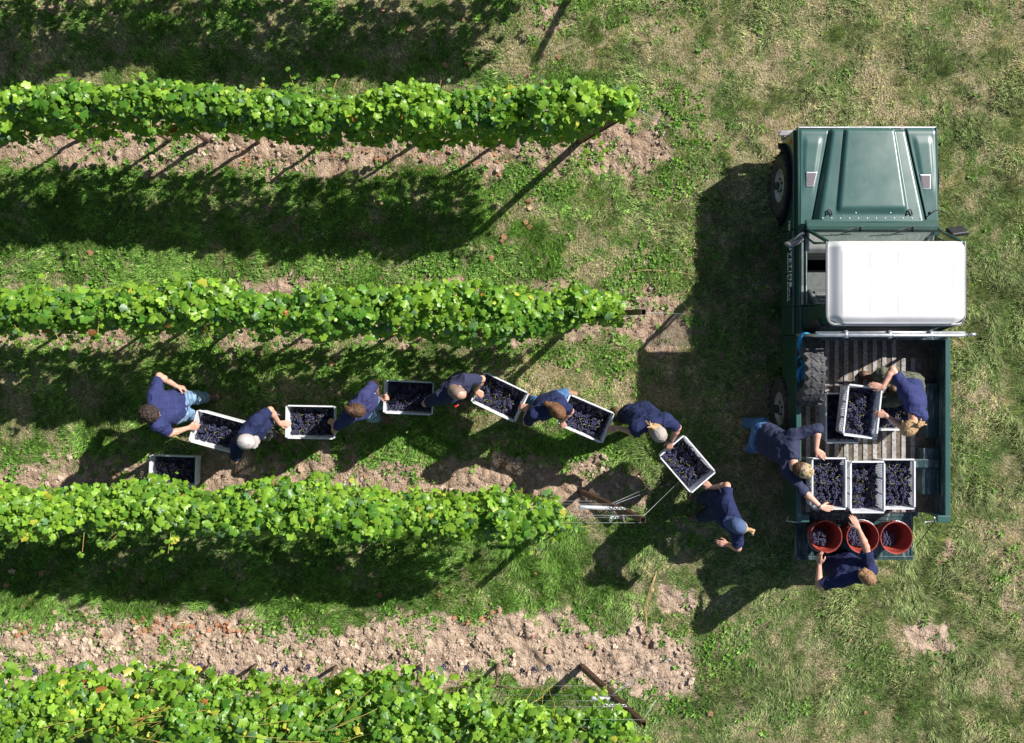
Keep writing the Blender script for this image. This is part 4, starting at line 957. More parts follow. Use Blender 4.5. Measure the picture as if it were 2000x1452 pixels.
for k in range(3):
    bv, bf, bc, mb, base = make_heap(400+k, (.17, .155, .10)[k])
    root = thing('grape_heap', 'x', 'grapes')
    npmesh('berries', bv, bf, M_grape, root, col=bc)['kind'] = 'stuff'
    o = mb.build('stalks', M_stalk, root); o['kind'] = 'stuff'
    mb = MB(); mb.box(-CL/2+.046, CL/2-.046, -CW/2+.038, CW/2-.038, .012, base-.028); mb.build('grape_mass', M_under, root)
    HEAPS.append(root)
CR0 = make_crate(); first = [True]; used = set()
def crate(px, py, h, rot, lab, glab, grp='crates of picked grapes', tilt=(0, 0), full=False, k=[0]):
    p = W(px, py, h)
    if first[0]: c = CR0; first[0] = False
    else: c = copy_tree(CR0)
    c.location = (p.x, p.y, h-CH); c.rotation_euler = (R(tilt[0]), R(tilt[1]), R(rot)); tag(c, lab, 'crate', grp)
    i = 2 if full else k[0] % 2; k[0] += 1
    hp = HEAPS[i] if i not in used else copy_tree(HEAPS[i]); used.add(i)
    hp.location = c.location; hp.rotation_euler = (R(tilt[0]), R(tilt[1]), R(rot+(180 if k[0] % 2 else 0))) if tilt == (0, 0) else c.rotation_euler
    tag(hp, glab, 'grapes', 'heaps of dark grapes')
    return c
crate(337, 921, .315, -2, 'grey crate of grapes standing on the ground, half under the third vine row', 'black grapes in the crate that stands on the ground')
crate(423, 844, .95, -15.4, 'pale crate tilted slightly, carried by the curly haired person at far left', 'black grapes in the leftmost carried crate, partly covered by a grey cap')
crate(606, 825, .97, -1, 'pale level crate carried between the grey cap person and the dark bun person', 'black grapes in the second carried crate from the left')
crate(798, 777, .97, -2.5, 'pale level crate between the dark bun person and the balding man', 'black grapes in the third carried crate, left of the balding man')
crate(976.5, 776.5, .97, -25.5, 'slanting crate just right of the balding man', 'black grapes in the slanting crate right of the balding man')
crate(1145, 818.5, .95, -23.3, 'slanting crate under the face of the long haired person, perforated side showing', 'black grapes in the crate between the long haired person and the beige cap person')
crate(1343, 907, .97, -49.3, 'steeply slanting crate nearest the truck, held by the person in the blue cap', 'black grapes in the steeply slanting crate held by the blue cap person')
B = 'crates stacked in the truck bed'
crate(1646, 817, 1.165, 90, 'shadowed crate on the bed floor next to the spare tyre, under a tilted crate', 'shadowed grapes in the crate next to the spare tyre', B)
crate(1737, 808, 1.165, 0, 'crate lying crosswise on the bed floor under the arm of the kneeling person', 'sunlit grapes under the forearm of the kneeling blond person', B, full=True)
crate(1684, 806, 1.49, 83, 'tilted crate resting on top of two others, held by the kneeling person', 'dark grapes in the tilted crate held by the kneeling person', B, tilt=(1, 2))
crate(1620, 945, 1.475, 90, 'left crate of the row of three at the tailgate, by the camouflage cap', 'black grapes in the left crate of the row of three', B, full=True)
crate(1624, 944, 1.165, 90, 'lower crate hidden under the left crate of the row of three', 'grapes in the lower crate under the left one of three', B)
crate(1695, 952, 1.475, 90, 'middle crate of the row of three, nearest the red buckets', 'black grapes in the middle crate of the row of three', B)
crate(1694, 950, 1.165, 90, 'lower crate hidden under the middle crate of the row of three', 'grapes in the lower crate under the middle one of three', B)
crate(1755, 946, 1.165, 90, 'right crate of the row of three, lower than its neighbours', 'black grapes in the right crate of the row of three', B, full=True)
# ---------------------------------------------------------------- buckets
M_red = mat('red_plastic', (.20, .024, .018), .55, c2=(.31, .05, .032), scale=11, lo=.3, hi=.6, detail=8)
def make_bucket(px, py, lab, handle_side, glab, seed, fill):
    p = W(px, py, 1.115); t = thing('bucket', lab, 'bucket', (p.x, p.y, .815), 0, 'red buckets on the tailgate')
    H_ = .30; ro, rb = .195, .145
    mb = MB(); mb.lathe([(0, .0), (rb, .0), (rb+.002, .01), (ro-.008, H_-.05), (ro-.004, H_-.045), (ro-.004, H_-.04), (ro-.008, H_-.035), (ro-.006, H_-.006), (ro+.004, H_-.008), (ro+.006, H_), (ro, H_+.004), (ro-.008, H_), (ro-.013, H_-.04), (rb-.003, .012), (0, .008)], 'z', 56); mb.build('pail', M_red, t)
    mb = MB(); a0 = handle_side
    pts = []
    for k in range(17):
        a_ = math.pi*k/16; pts.append(Vector((math.cos(a_)*(ro+.008)*math.cos(a0)-math.sin(a_)*(ro+.012)*math.sin(a0), math.cos(a_)*(ro+.008)*math.sin(a0)+math.sin(a_)*(ro+.012)*math.cos(a0), H_-.03-.02*math.sin(a_))))
    mb.tube(pts, .0032, 6); mb.build('handle', M_chrome, t)
    mb = MB(); 
    for k in (0, 16): mb.lathe([(0, .012), (.012, .012), (.014, -.012), (0, -.012)], 'z', 8, Matrix.Translation(pts[k]))
    mb.build('handle_lug', M_red, t)
    r = np.random.default_rng(seed); P = []
    for k in range(24):
        a_ = r.uniform(2.2, 5.4) if k < 14 else r.uniform(0, 6.3); rr = .105*math.sqrt(r.random()); q = bunch_points(r, 44, .06, .035)[:, [0, 2, 1]]
        P.append(q+np.array([math.cos(a_)*rr-.01, math.sin(a_)*rr-.01, fill+r.normal(0, .012)]))
    P = np.concatenate(P); P = P[np.hypot(P[:, 0], P[:, 1]) < .148]
    bv, bf, bc = berries(P, r.uniform(.0072, .0095, len(P)), r)
    g_ = npmesh('grape_heap', bv, bf, M_grape, None, col=bc); g_.location = t.location; tag(g_, glab, 'grapes', 'grapes in the buckets')
make_bucket(1613, 1049, 'left red plastic bucket on the tailgate, with sunlit grapes low inside', 2.2, 'grapes in the lower half of the left red bucket', 1, .13)
make_bucket(1685, 1050, 'middle red plastic bucket on the tailgate, crossed by the bare arm', -.6, 'grapes in the middle red bucket below the bare arm', 2, .14)
make_bucket(1751, 1051, 'right red plastic bucket on the tailgate, wire handle hanging to the right', -1.4, 'grapes in the lower half of the right red bucket', 3, .10)
# ---------------------------------------------------------------- people: signed distance fields turned into one continuous surface
def surfnet(F, org, h):
    S = F < 0; nx_, ny_, nz_ = F.shape
    cnt = np.zeros((nx_-1, ny_-1, nz_-1), np.int8); offs = [(a, b_, c_) for a in (0, 1) for b_ in (0, 1) for c_ in (0, 1)]
    for a, b_, c_ in offs: cnt += S[a:nx_-1+a, b_:ny_-1+b_, c_:nz_-1+c_]
    act = (cnt > 0) & (cnt < 8); I = np.argwhere(act)
    idx = -np.ones(act.shape, np.int64); idx[act] = np.arange(len(I))
    pos = np.zeros((len(I), 3)); n_ = np.zeros(len(I))
    for a in offs:
        for ax_ in range(3):
            if a[ax_]: continue
            b_ = list(a); b_[ax_] = 1
            fa = F[tuple((I+a).T)]; fb = F[tuple((I+b_).T)]; cr = (fa < 0) != (fb < 0)
            t = np.where(cr, fa/np.where(cr, fa-fb, 1), 0); p = np.repeat(np.array(a, float)[None], len(I), 0); p[:, ax_] += t
            pos += p*cr[:, None]; n_ += cr
    V = (I+pos/n_[:, None])*h+org; Q = []
    for ax_ in range(3):
        u, v = (ax_+1) % 3, (ax_+2) % 3
        sl = [slice(None)]*3; s0 = list(sl); s1 = list(sl)
        s0[ax_] = slice(0, -1); s1[ax_] = slice(1, None)
        d = S[tuple(s0)] != S[tuple(s1)]; E = np.argwhere(d); E = E[(E[:, u] > 0) & (E[:, v] > 0) & (E[:, u] < F.shape[u]-1) & (E[:, v] < F.shape[v]-1)]
        ins = S[tuple(E.T)]
        def cell(du, dv):
            c_ = E.copy(); c_[:, u] -= du; c_[:, v] -= dv; return idx[tuple(c_.T)]
        q = np.stack([cell(1, 1), cell(0, 1), cell(0, 0), cell(1, 0)], 1)
        q[~ins] = q[~ins][:, ::-1]; Q.append(q)
    Q = np.concatenate(Q); Q = Q[(Q >= 0).all(1)]
    return V, Q
class Field:
    def __init__(s, lo, hi, h):
        s.h = h; s.org = np.array(lo, float); s.n = np.ceil((np.array(hi)-s.org)/h).astype(int)+1
        s.F = np.full(s.n, 1.0, np.float32)
    def region(s, lo, hi):
        a = np.clip(np.floor((np.array(lo)-s.org)/s.h).astype(int), 0, s.n); b_ = np.clip(np.ceil((np.array(hi)-s.org)/s.h).astype(int)+1, 0, s.n)
        g = [s.org[i]+np.arange(a[i], b_[i])*s.h for i in range(3)]
        return (slice(a[0], b_[0]), slice(a[1], b_[1]), slice(a[2], b_[2])), np.meshgrid(*g, indexing='ij')
    def merge(s, sl, d, k):
        f = s.F[sl]; hh = np.clip(.5+.5*(f-d)/k, 0, 1); s.F[sl] = (f*(1-hh)+d*hh-k*hh*(1-hh)).astype(np.float32)
    def cap(s, a, b_, ra, rb, k=.02, cut=None, sub=False, sc_=None):
        a, b_ = np.array(a, float), np.array(b_, float); m_ = max(ra, rb)+k+3*s.h
        sl, (X, Y, Z) = s.region(np.minimum(a, b_)-m_, np.maximum(a, b_)+m_)
        if X.size == 0: return s
        d_ = b_-a; L2 = (d_*d_).sum()+1e-9; px_, py_, pz_ = X-a[0], Y-a[1], Z-a[2]
        t = np.clip((px_*d_[0]+py_*d_[1]+pz_*d_[2])/L2, 0, 1)
        D = np.sqrt((px_-t*d_[0])**2+(py_-t*d_[1])**2+(pz_-t*d_[2])**2)-(ra+(rb-ra)*t)
        for c_ in (cut or []):                          # (point, normal): keep the side the normal points away from
            D = np.maximum(D, (X-c_[0][0])*c_[1][0]+(Y-c_[0][1])*c_[1][1]+(Z-c_[0][2])*c_[1][2])
        if sub: s.F[sl] = np.maximum(s.F[sl], -D)
        else: s.merge(sl, D, k)
        return s
    def ell(s, c_, M, r_, k=.02, cut=None, sub=False):
        """M: 3 unit axes (rows)"""
        c_ = np.array(c_, float); m_ = max(r_)+k+3*s.h; sl, (X, Y, Z) = s.region(c_-m_, c_+m_)
        P = [((X-c_[0])*M[i][0]+(Y-c_[1])*M[i][1]+(Z-c_[2])*M[i][2]) for i in range(3)]
        k0 = np.sqrt(sum((P[i]/r_[i])**2 for i in range(3))); k1 = np.sqrt(sum((P[i]/r_[i]**2)**2 for i in range(3)))+1e-9
        D = k0*(k0-1)/k1
        for q in (cut or []): D = np.maximum(D, (X-q[0][0])*q[1][0]+(Y-q[0][1])*q[1][1]+(Z-q[0][2])*q[1][2])
        if sub: s.F[sl] = np.maximum(s.F[sl], -D)
        else: s.merge(sl, D, k)
        return s
    def wrinkle(s, amp, sc_, seed, ridge=True):
        near = np.abs(s.F) < .05; I = np.argwhere(near); P = s.org+I*s.h
        n1 = vn(P[:, 0]*sc_[0]+vn(P[:, 0]*6, P[:, 1]*6, P[:, 2]*6, seed+5)*2, P[:, 1]*sc_[1], P[:, 2]*sc_[2], seed); n2 = vn(P[:, 0]*sc_[1]*1.3, P[:, 1]*sc_[0]*1.3, P[:, 2]*sc_[2]*1.7, seed+1)
        v = (1-np.abs(2*n1-1))**3*.65+(1-np.abs(2*n2-1))**3*.5 if ridge else n1*.6+n2*.4
        s.F[near] -= ((v-.35)*amp).astype(np.float32); return s
    def mesh(s, name, m, parent, base, col=None):
        V, Q = surfnet(s.F, s.org, s.h); return npmesh(name, V-np.array(base), Q, m, parent)
M_skin = mat('skin', (.50, .265, .19), .5, c2=(.60, .335, .25), scale=16, sss=.12, lo=.3, hi=.7)
M_skin2 = mat('tanned_skin', (.40, .19, .13), .5, c2=(.50, .26, .185), scale=16, sss=.12)
def cloth(name, c, c2=None, sc_=7): return mat(name, c, .85, c2=c2 or tuple(v*1.35 for v in c), scale=sc_, bump=.25, bscale=300, spec=.2)
M_navy = cloth('navy_cotton', (.015, .021, .066)); M_violet = cloth('faded_navy_cotton', (.032, .036, .105)); M_royal = cloth('blue_navy_cotton', (.026, .033, .105)); M_slate = cloth('washed_navy', (.028, .032, .066))
M_jean = cloth('light_denim', (.09, .17, .30), (.24, .36, .50), 14); M_jean2 = cloth('blue_denim', (.035, .10, .23), (.09, .19, .37), 12); M_dkjean = cloth('dark_denim', (.012, .02, .05), (.03, .045, .09), 12)
M_gtrou = cloth('grey_work_trousers', (.10, .10, .11), (.2, .2, .21), 12); M_khaki = cloth('olive_trousers', (.07, .08, .055), (.13, .14, .10), 10); M_short = cloth('navy_shorts', (.01, .014, .035))
M_boot = mat('brown_leather', (.09, .05, .035), .6, c2=(.17, .10, .07), scale=20, bump=.2); M_boot2 = mat('tan_leather', (.24, .13, .07), .6, c2=(.34, .2, .12), scale=20)
M_eye = mat('eye', (.03, .02, .015), .2)
def hairmat(name, c, c2):
    m, n, l, b = nmat(name); tc = n.new('ShaderNodeTexCoord'); mp = n.new('ShaderNodeMapping'); mp.inputs['Scale'].default_value = (1, 1, .25); l.new(tc.outputs['Object'], mp.inputs[0])
    o, t_ = noise_mix(n, l, c, c2, 110, .35, .65, 3, mp.outputs[0]); l.new(o, b.inputs['Base Color']); b.inputs['Roughness'].default_value = .6; b.inputs['Specular IOR Level'].default_value = .3
    bp = n.new('ShaderNodeBump'); bp.inputs['Strength'].default_value = .8; bp.inputs['Distance'].default_value = .006; l.new(t_.outputs[0], bp.inputs['Height']); l.new(bp.outputs[0], b.inputs['Normal']); return m
H_dark = hairmat('dark_curls', (.010, .007, .006), (.055, .036, .028)); H_brown = hairmat('brown_hair', (.035, .018, .010), (.13, .07, .04)); H_chest = hairmat('chestnut_hair', (.07, .03, .015), (.20, .10, .05))
H_blond = hairmat('blond_hair', (.26, .15, .07), (.58, .40, .22)); H_light = hairmat('light_brown_hair', (.14, .075, .035), (.36, .21, .11)); H_grey = hairmat('cropped_grey_hair', (.16, .11, .09), (.30, .22, .18))
M_capg = cloth('grey_cap_cotton', (.36, .33, .33), (.46, .43, .42)); M_capb = cloth('beige_cap_cotton', (.26, .22, .20), (.36, .32, .29)); M_capblue = cloth('blue_cap_cotton', (.045, .075, .16), (.08, .12, .23))
M_camo, n, l, b = nmat('camouflage_cap'); tc = n.new('ShaderNodeTexCoord'); a_, _ = noise_mix(n, l, (.34, .27, .11), (.44, .36, .18), 20, .4, .6, 3, tc.outputs['Object'])
s_, _ = noise_mix(n, l, (0, 0, 0), (1, 1, 1), 24, .50, .54, 2, tc.outputs['Object']); s2_, _ = noise_mix(n, l, (.42, .30, .26), (.12, .08, .06), 38, .48, .52, 2, tc.outputs['Object'])
sp_ = n.new('ShaderNodeSeparateXYZ'); l.new(tc.outputs['Object'], sp_.inputs[0])
mx = n.new('ShaderNodeMix'); mx.data_type = 'RGBA'; l.new(s_, mx.inputs[0]); l.new(a_, mx.inputs[6]); l.new(s2_, mx.inputs[7]); l.new(mx.outputs[2], b.inputs['Base Color']); b.inputs['Roughness'].default_value = .85
M_band = mat('dark_strap', (.02, .02, .02), .4); M_redtool = mat('red_tool', (.75, .03, .05), .35); M_logo = mat('shirt_print', (.75, .75, .72), .6); M_gold = mat('shirt_crest', (.5, .36, .12), .6)
UP = np.array([0, 0, 1.0])
def unit(v): v = np.array(v, float); return v/(np.linalg.norm(v)+1e-9)
def ik(S, E, l1, l2, hint):
    S, E = np.array(S, float), np.array(E, float); d = np.linalg.norm(E-S); 
    if d > (l1+l2)*.995: k = d/((l1+l2)*.995); l1 *= k; l2 *= k
    u = (E-S)/d; a = (l1*l1-l2*l2+d*d)/(2*d); h_ = math.sqrt(max(0, l1*l1-a*a)); hn = np.array(hint, float); hn = unit(hn-u*(hn@u)); return S+u*a+hn*h_
def person(lab, sc_, tf, head, hf, pitch, hip_off, wr, hd, feet, toes, shirt, trou, shoe, hair=None, hmat=None, cap=None, skin=M_skin, sleeve=.78, size=1.0, hipz=.95, ground=0.0,
           legcover=1.0, el=None, palm=None, curl=(.8, .8), knee=None, seed=0, chest=1.0, yaw_hip=None, hipface=None, extras=None, brim=None, fat=1.0, shw=None):
    A = np.array; rr = np.random.default_rng(seed)
    W3 = lambda p: A(W(*p)) if len(p) == 3 else A(p[:3])
    SC = W3(sc_); f = A([math.cos(R(tf)), math.sin(R(tf)), 0]); rt = np.cross(f, UP); HD = W3(head)
    hips = A([SC[0]+hip_off[0], SC[1]+hip_off[1], hipz+ground]); spine = unit(SC-hips)
    sw = (shw or .175)*size
    tilt = hip_off[2] if len(hip_off) > 2 else 0
    SH = {'R': SC+rt*sw-UP*tilt-spine*.01, 'L': SC-rt*sw+UP*tilt-spine*.01}
    hf_ = A([math.cos(R(hipface if hipface is not None else tf)), math.sin(R(hipface if hipface is not None else tf)), 0]); hr = np.cross(hf_, UP)
    HP = {'R': hips+hr*.09*size, 'L': hips-hr*.09*size}
    WR = {s: W3(wr[s]) for s in 'RL'}; EL = {}; ANK = {}; KN = {}
    for s in 'RL':
        sg = 1 if s == 'R' else -1
        eh = (el or {}).get(s); eh = A(eh) if eh is not None else rt*sg*.6-f*.5-UP*.7
        EL[s] = ik(SH[s], WR[s], .285*size, .25*size, eh)
        ANK[s] = W3(feet[s]); kh = (knee or {}).get(s); KN[s] = ik(HP[s], ANK[s], .43*size, .42*size, A(kh) if kh is not None else hf_+hr*sg*.15)
    base = A([hips[0], hips[1], ground]); root = thing('person', lab, 'person', base)
    allp = np.stack([SC, HD, hips]+[d_[s] for d_ in (SH, WR, EL, ANK, KN, HP) for s in 'RL']); lo, hi = allp.min(0)-.24, allp.max(0)+.24; lo[2] = min(lo[2], ground-.02)
    # head frame
    pf = R(-pitch); ff = A([math.cos(R(hf)), math.sin(R(hf)), 0]); hfw = ff*math.cos(pf)+UP*math.sin(pf); hrt = unit(np.cross(ff, UP)); hup = np.cross(hrt, hfw); HM = [hrt, hfw, hup]
    hat = lambda x, y, z: HD+hrt*x*size+hfw*y*size+hup*z*size
    B = Field(lo, hi, .0075)
    sz = size
    # trunk
    belly = hips+(SC-hips)*.38+f*.015; chestp = hips+(SC-hips)*.72+f*.01
    for sg in (1, -1):
        B.cap(chestp+rt*sg*.075*sz, hips+hr*sg*.07*sz, .098*fat, .100*fat, .05); B.cap(SC+rt*sg*.06-spine*.09, chestp+rt*sg*.07*sz, .085, .098*fat, .05)
    B.cap(SH['R']-spine*.01, SH['L']-spine*.01, .060, .060, .04)
    neckb = SC+spine*.02; B.cap(neckb, hat(0, -.025, -.09), .056, .052, .02)
    B.cap(SH['R']-rt*.02, neckb+spine*.005, .042, .038, .03); B.cap(SH['L']+rt*.02, neckb+spine*.005, .042, .038, .03)
    for s in 'RL':
        B.cap(SH[s], EL[s], .052*sz, .041*sz, .03); d_ = unit(WR[s]-EL[s]); mid = EL[s]+(WR[s]-EL[s])*.3
        B.cap(EL[s], mid, .040*sz, .042*sz, .02); B.cap(mid, WR[s], .042*sz, .0265*sz, .02)
        B.cap(HP[s]-UP*.02, KN[s], .088*fat, .058, .04); c_ = KN[s]+(ANK[s]-KN[s])*.3; B.cap(KN[s], c_, .056, .058, .03); B.cap(c_, ANK[s], .058, .038, .03)
        td = A([math.cos(R(toes[s])), math.sin(R(toes[s])), 0]); B.cap(ANK[s]-UP*.045, ANK[s]-UP*.06+td*.13, .035, .03, .02)
    # head
    B.ell(hat(0, 0, .012), HM, (.074*sz, .094*sz, .108*sz), .02); B.ell(hat(0, .030, -.055), HM, (.056*sz, .062*sz, .062*sz), .03)
    B.cap(hat(0, .060, -.098), hat(0, .066, -.100), .020*sz, .018*sz, .02)                         # chin
    B.cap(hat(0, .090, .018), hat(0, .112, -.024), .009*sz, .0145*sz, .010)                        # nose
    B.cap(hat(-.013, .098, -.028), hat(.013, .098, -.028), .009, .009, .008)
    B.cap(hat(-.040, .083, .030), hat(.040, .083, .030), .012, .012, .012)                         # brow
    B.cap(hat(-.020, .088, -.058), hat(.020, .088, -.058), .0075, .0075, .005); B.cap(hat(-.017, .087, -.070), hat(.017, .087, -.070), .008, .008, .005)
    for sg in (-1, 1):
        B.ell(hat(sg*.032, .096, .012), HM, (.015, .012, .010), .01, sub=True)
        B.ell(hat(sg*.077, -.005, -.005), [unit(hrt+hfw*.3*sg), hfw, hup], (.010, .020, .031), .008)
        B.ell(hat(sg*.086, .002, -.005), HM, (.006, .009, .014), .004, sub=True)
        B.ell(hat(sg*.048, .060, -.022), HM, (.02, .022, .024), .02)
    # hands
    for s in 'RL':
        sg = 1 if s == 'R' else -1; w_ = WR[s]; D = unit(hd[s]); N = unit((palm or {}).get(s, (0, 0, -1))); N = unit(N-D*(N@D)); T = np.cross(D, N)*sg
        cu = curl[0 if s == 'R' else 1]; hs = sz
        for j, (tof, ln, bl) in enumerate(((.031, .072, .090), (.010, .080, .094), (-.011, .073, .090), (-.030, .058, .080))):
            kb = w_+D*bl*hs+T*tof*hs; B.cap(w_+T*tof*.45*hs+D*.005, kb, .0165*hs, .0130*hs, .011)
            d_ = D; p = kb; cj = cu*(1+.16*j)+rr.normal(0, .06); spr = T*(tof*(1.1 if cu < .5 else .3)*3)
            for q, (seg, ang) in enumerate(((.46, .35), (.31, .75), (.25, .55))):
                th = cj*ang*(1.0); d_ = unit(d_*math.cos(th)+unit(N-d_*(N@d_))*math.sin(th)+(spr*.3 if q == 0 else 0)); p2 = p+d_*ln*seg*hs
                B.cap(p, p2, (.0098-.0007*q)*hs, (.0092-.0008*q)*hs, .0035); p = p2
        tb = w_+D*.022*hs+T*.022*hs; t1 = tb+unit(D*.75+T*.75+N*.25)*.042*hs; t2 = t1+unit(D*.95+T*.35+N*(.35+cu*.3))*.032*hs; t3 = t2+unit(D+N*(.3+cu*.4))*.024*hs
        B.cap(tb, t1, .0155*hs, .0125*hs, .010); B.cap(t1, t2, .0118*hs, .0105*hs, .004); B.cap(t2, t3, .0105*hs, .0085*hs, .004)
    body = B.mesh('body', skin, root, base)
    # eyes
    for sg in (-1, 1):
        mb = MB(); p = Vector(hat(sg*.032, .086, .012)-base); mb.lathe([(0, -.009), (.006, -.0065), (.009, 0), (.006, .0065), (0, .009)], 'z', 10, Matrix.Translation(p)); mb.build('eye', M_eye, root)
    # shirt
    o_ = .013; S_ = Field(lo, hi, .0085)
    for sg in (1, -1):
        S_.cap(chestp+rt*sg*.075*sz, hips+hr*sg*.072*sz, .100*fat+o_, .114*fat+o_, .06, cut=[(hips+spine*.02, -spine)]); S_.cap(SC+rt*sg*.06-spine*.09, chestp+rt*sg*.07*sz, .086+o_, .100*fat+o_, .06)
    S_.cap(belly+rt*.05, belly-rt*.05, .11*fat+o_, .11*fat+o_, .05)
    S_.cap(SH['R']-spine*.01, SH['L']-spine*.01, .062+o_, .062+o_, .05)
    for s in 'RL':
        sg = 1 if s == 'R' else -1; S_.cap(SH[s]-rt*sg*.02, neckb+spine*.016+rt*sg*.03, .048+o_*.8, .046+o_*.6, .05)
        if sleeve <= 1: c_ = SH[s]+(EL[s]-SH[s])*sleeve; d_ = unit(EL[s]-SH[s]); S_.cap(SH[s], SH[s]+(EL[s]-SH[s])*1.15, .060*sz+o_*.8, .050*sz+o_*1.2, .045, cut=[(c_, d_)])
        else: c_ = EL[s]+(WR[s]-EL[s])*(sleeve-1); d_ = unit(WR[s]-EL[s]); S_.cap(SH[s], EL[s], .058*sz+o_*.7, .046*sz+o_*.7, .04); S_.cap(EL[s], EL[s]+(WR[s]-EL[s])*min(1, sleeve-.8), .045*sz+o_*.7, .042*sz+o_*.6, .03, cut=[(c_, d_)])
    nk = hat(0, -.025, -.09)-neckb; S_.cap(neckb-spine*.02, neckb+nk*.42, .083, .071, .04, cut=[(neckb+nk*.45, unit(nk+hfw*.06))])
    S_.wrinkle(.019, (7, 14, 11), seed*7+3); S_.mesh('shirt', shirt, root, base)
    # trousers
    T_ = Field([lo[0], lo[1], lo[2]], [hi[0], hi[1], hips[2]+.26], .009)
    T_.cap(HP['R']+UP*.04, HP['L']+UP*.04, .106*fat, .106*fat, .05); T_.cap(HP['R']+spine*.06, HP['L']+spine*.06, .10*fat, .10*fat, .05)
    for s in 'RL':
        if legcover >= 1:
            T_.cap(HP[s]-UP*.02, KN[s], .098*fat, .073, .05); e_ = KN[s]+(ANK[s]-KN[s])*.97; T_.cap(KN[s], e_, .072, .062, .03, cut=[(e_, unit(ANK[s]-KN[s]))])
        else:
            e_ = HP[s]+(KN[s]-HP[s])*.9; T_.cap(HP[s]-UP*.02, KN[s], .10, .088, .05, cut=[(e_, unit(KN[s]-HP[s]))])
    T_.wrinkle(.026, (9, 10, 17), seed*5+1); T_.mesh('shorts' if legcover < 1 else 'trousers', trou, root, base)
    # boots
    for s in 'RL':
        td = A([math.cos(R(toes[s])), math.sin(R(toes[s])), 0]); an = ANK[s]; q = Field(an-A([.26, .26, .14]), an+A([.26, .26, .14]), .0085); fl = an[2]-.085
        ct = [(A([0, 0, fl]), A([0, 0, -1]))]
        q.cap(an+(KN[s]-an)*.12, an-UP*.03, .054, .052, .02, cut=[(an+(KN[s]-an)*.14, unit(KN[s]-an))]); q.cap(an-UP*.045-td*.03, an-UP*.05+td*.14, .050, .046, .03, cut=ct)
        q.cap(an-UP*.078-td*.03, an-UP*.078+td*.14, .052, .050, .012, cut=ct+[(an-UP*.062, UP)]); q.mesh('boot', shoe, root, base)
    # hair
    if hair:
        hs = {'short': .10, 'crop': .10, 'curly': .13, 'bun': .11, 'long': .12, 'pony': .11}[hair]
        q = Field(HD-.3, HD+.3, .0065)
        if hair == 'curly':
            q.ell(hat(0, -.018, .030), HM, (.095, .112, .118), .02, cut=[(hat(0, .055, .02), unit(hfw+hup*-.55)), (hat(0, 0, -.10), -hup)])
        elif hair == 'crop':
            q.ell(hat(0, -.010, .012), HM, (.0785, .095, .108), .01, cut=[(hat(0, .035, .03), unit(hfw*.9-hup*.5)), (hat(0, 0, -.07), -hup)])
            q.ell(hat(0, .0, .112), HM, (.050, .080, .034), .01, sub=True)
        else:
            q.ell(hat(0, -.010, .018), HM, (.084, .104, .114), .02, cut=[(hat(0, .050, .035), unit(hfw*.85-hup*.55)), (hat(0, 0, -.08), -hup)])
            if hair == 'short': q.cap(hat(-.03, .06, .095), hat(.035, .062, .09), .028, .026, .03)
        if hair in ('bun', 'long'):
            q.cap(hat(0, -.115, .055), hat(0, -.125, .03), .036, .036, .02); 
        if hair == 'bun': q.cap(hat(.01, -.13, .04), hat(-.035, -.15, -.03), .03, .018, .02)
        if hair == 'long': q.cap(hat(0, -.10, .02), hat(.02, -.15, -.10), .045, .03, .03)
        if hair == 'pony':
            q.cap(hat(0, -.10, .03), hat(0, -.14, .03), .03, .022, .02)
            for k in range(9): 
                a_ = rr.normal(0, .35); q.cap(hat(0, -.13, .03), hat(math.sin(a_)*.07, -.185-rr.random()*.02, .01+rr.normal(0, .025)), .018, .006, .012)
            for sg in (-1, 1):
                q.cap(hat(sg*.07, .04, .0), hat(sg*.085, .065, -.09), .014, .006, .01)
        q.ell(hat(0, -.040, -.045), HM, (.072, .062, .065), .02, cut=[(hat(0, .0, 0), hfw)])
        if hair == 'curly': q.wrinkle(.030, (34, 34, 34), seed, True)
        elif hair == 'crop': q.wrinkle(.002, (80, 80, 80), seed)
        else: q.wrinkle(.010, (60, 60, 18), seed, True)
        q.mesh('hair', hmat, root, base)
    if cap:
        bd = unit(hfw); q = Field(HD-.27, HD+.27, .006)
        q.ell(hat(0, -.006, .030), HM, (.092, .112, .110), .01, cut=[(hat(0, 0, .018), -hup)])
        sg = cap.get('back', 1)
        q.ell(hat(0, .098*sg, .024), [hrt, unit(hfw-hup*.25*sg), unit(hup+hfw*.25*sg)], (.078, .074, .0075), .015)
        if cap.get('hole'): pass
        # raised panel seams
        for k in range(6):
            a_ = k*math.pi/3+.5; pts = [hat(math.cos(a_)*.092*math.sin(t_), -.006+math.sin(a_)*.112*math.sin(t_), .030+.110*math.cos(t_)) for t_ in ls(.05, 1.55, 9)]
            for p, p2 in zip(pts, pts[1:]): q.cap(p, p2, .0028, .0028, .004)
        q.cap(hat(0, -.006, .140), hat(0, -.006, .143), .008, .008, .003); q.wrinkle(.005, (18, 18, 18), seed+2, True)
        q.mesh('cap', cap['m'], root, base)
        if cap.get('hair'):
            q = Field(HD-.3, HD+.3, .0065)
            q.ell(hat(0, -.02, -.005), HM, (.083, .100, .10), .01, cut=[(hat(0, .02, 0), hfw), (hat(0, 0, -.09), -hup), (hat(0, 0, .03), hup)])
            if cap.get('pony'):
                q.cap(hat(0, -.11, .0), hat(.02, -.16, -.02), .024, .02, .02)
                for k in range(6): q.cap(hat(.01, -.14, -.01), hat(.02+rr.normal(0, .03), -.20, -.06+rr.normal(0, .03)), .014, .005, .008)
            q.wrinkle(.010, (60, 60, 20), seed, True); q.mesh('hair', cap['hair'], root, base)
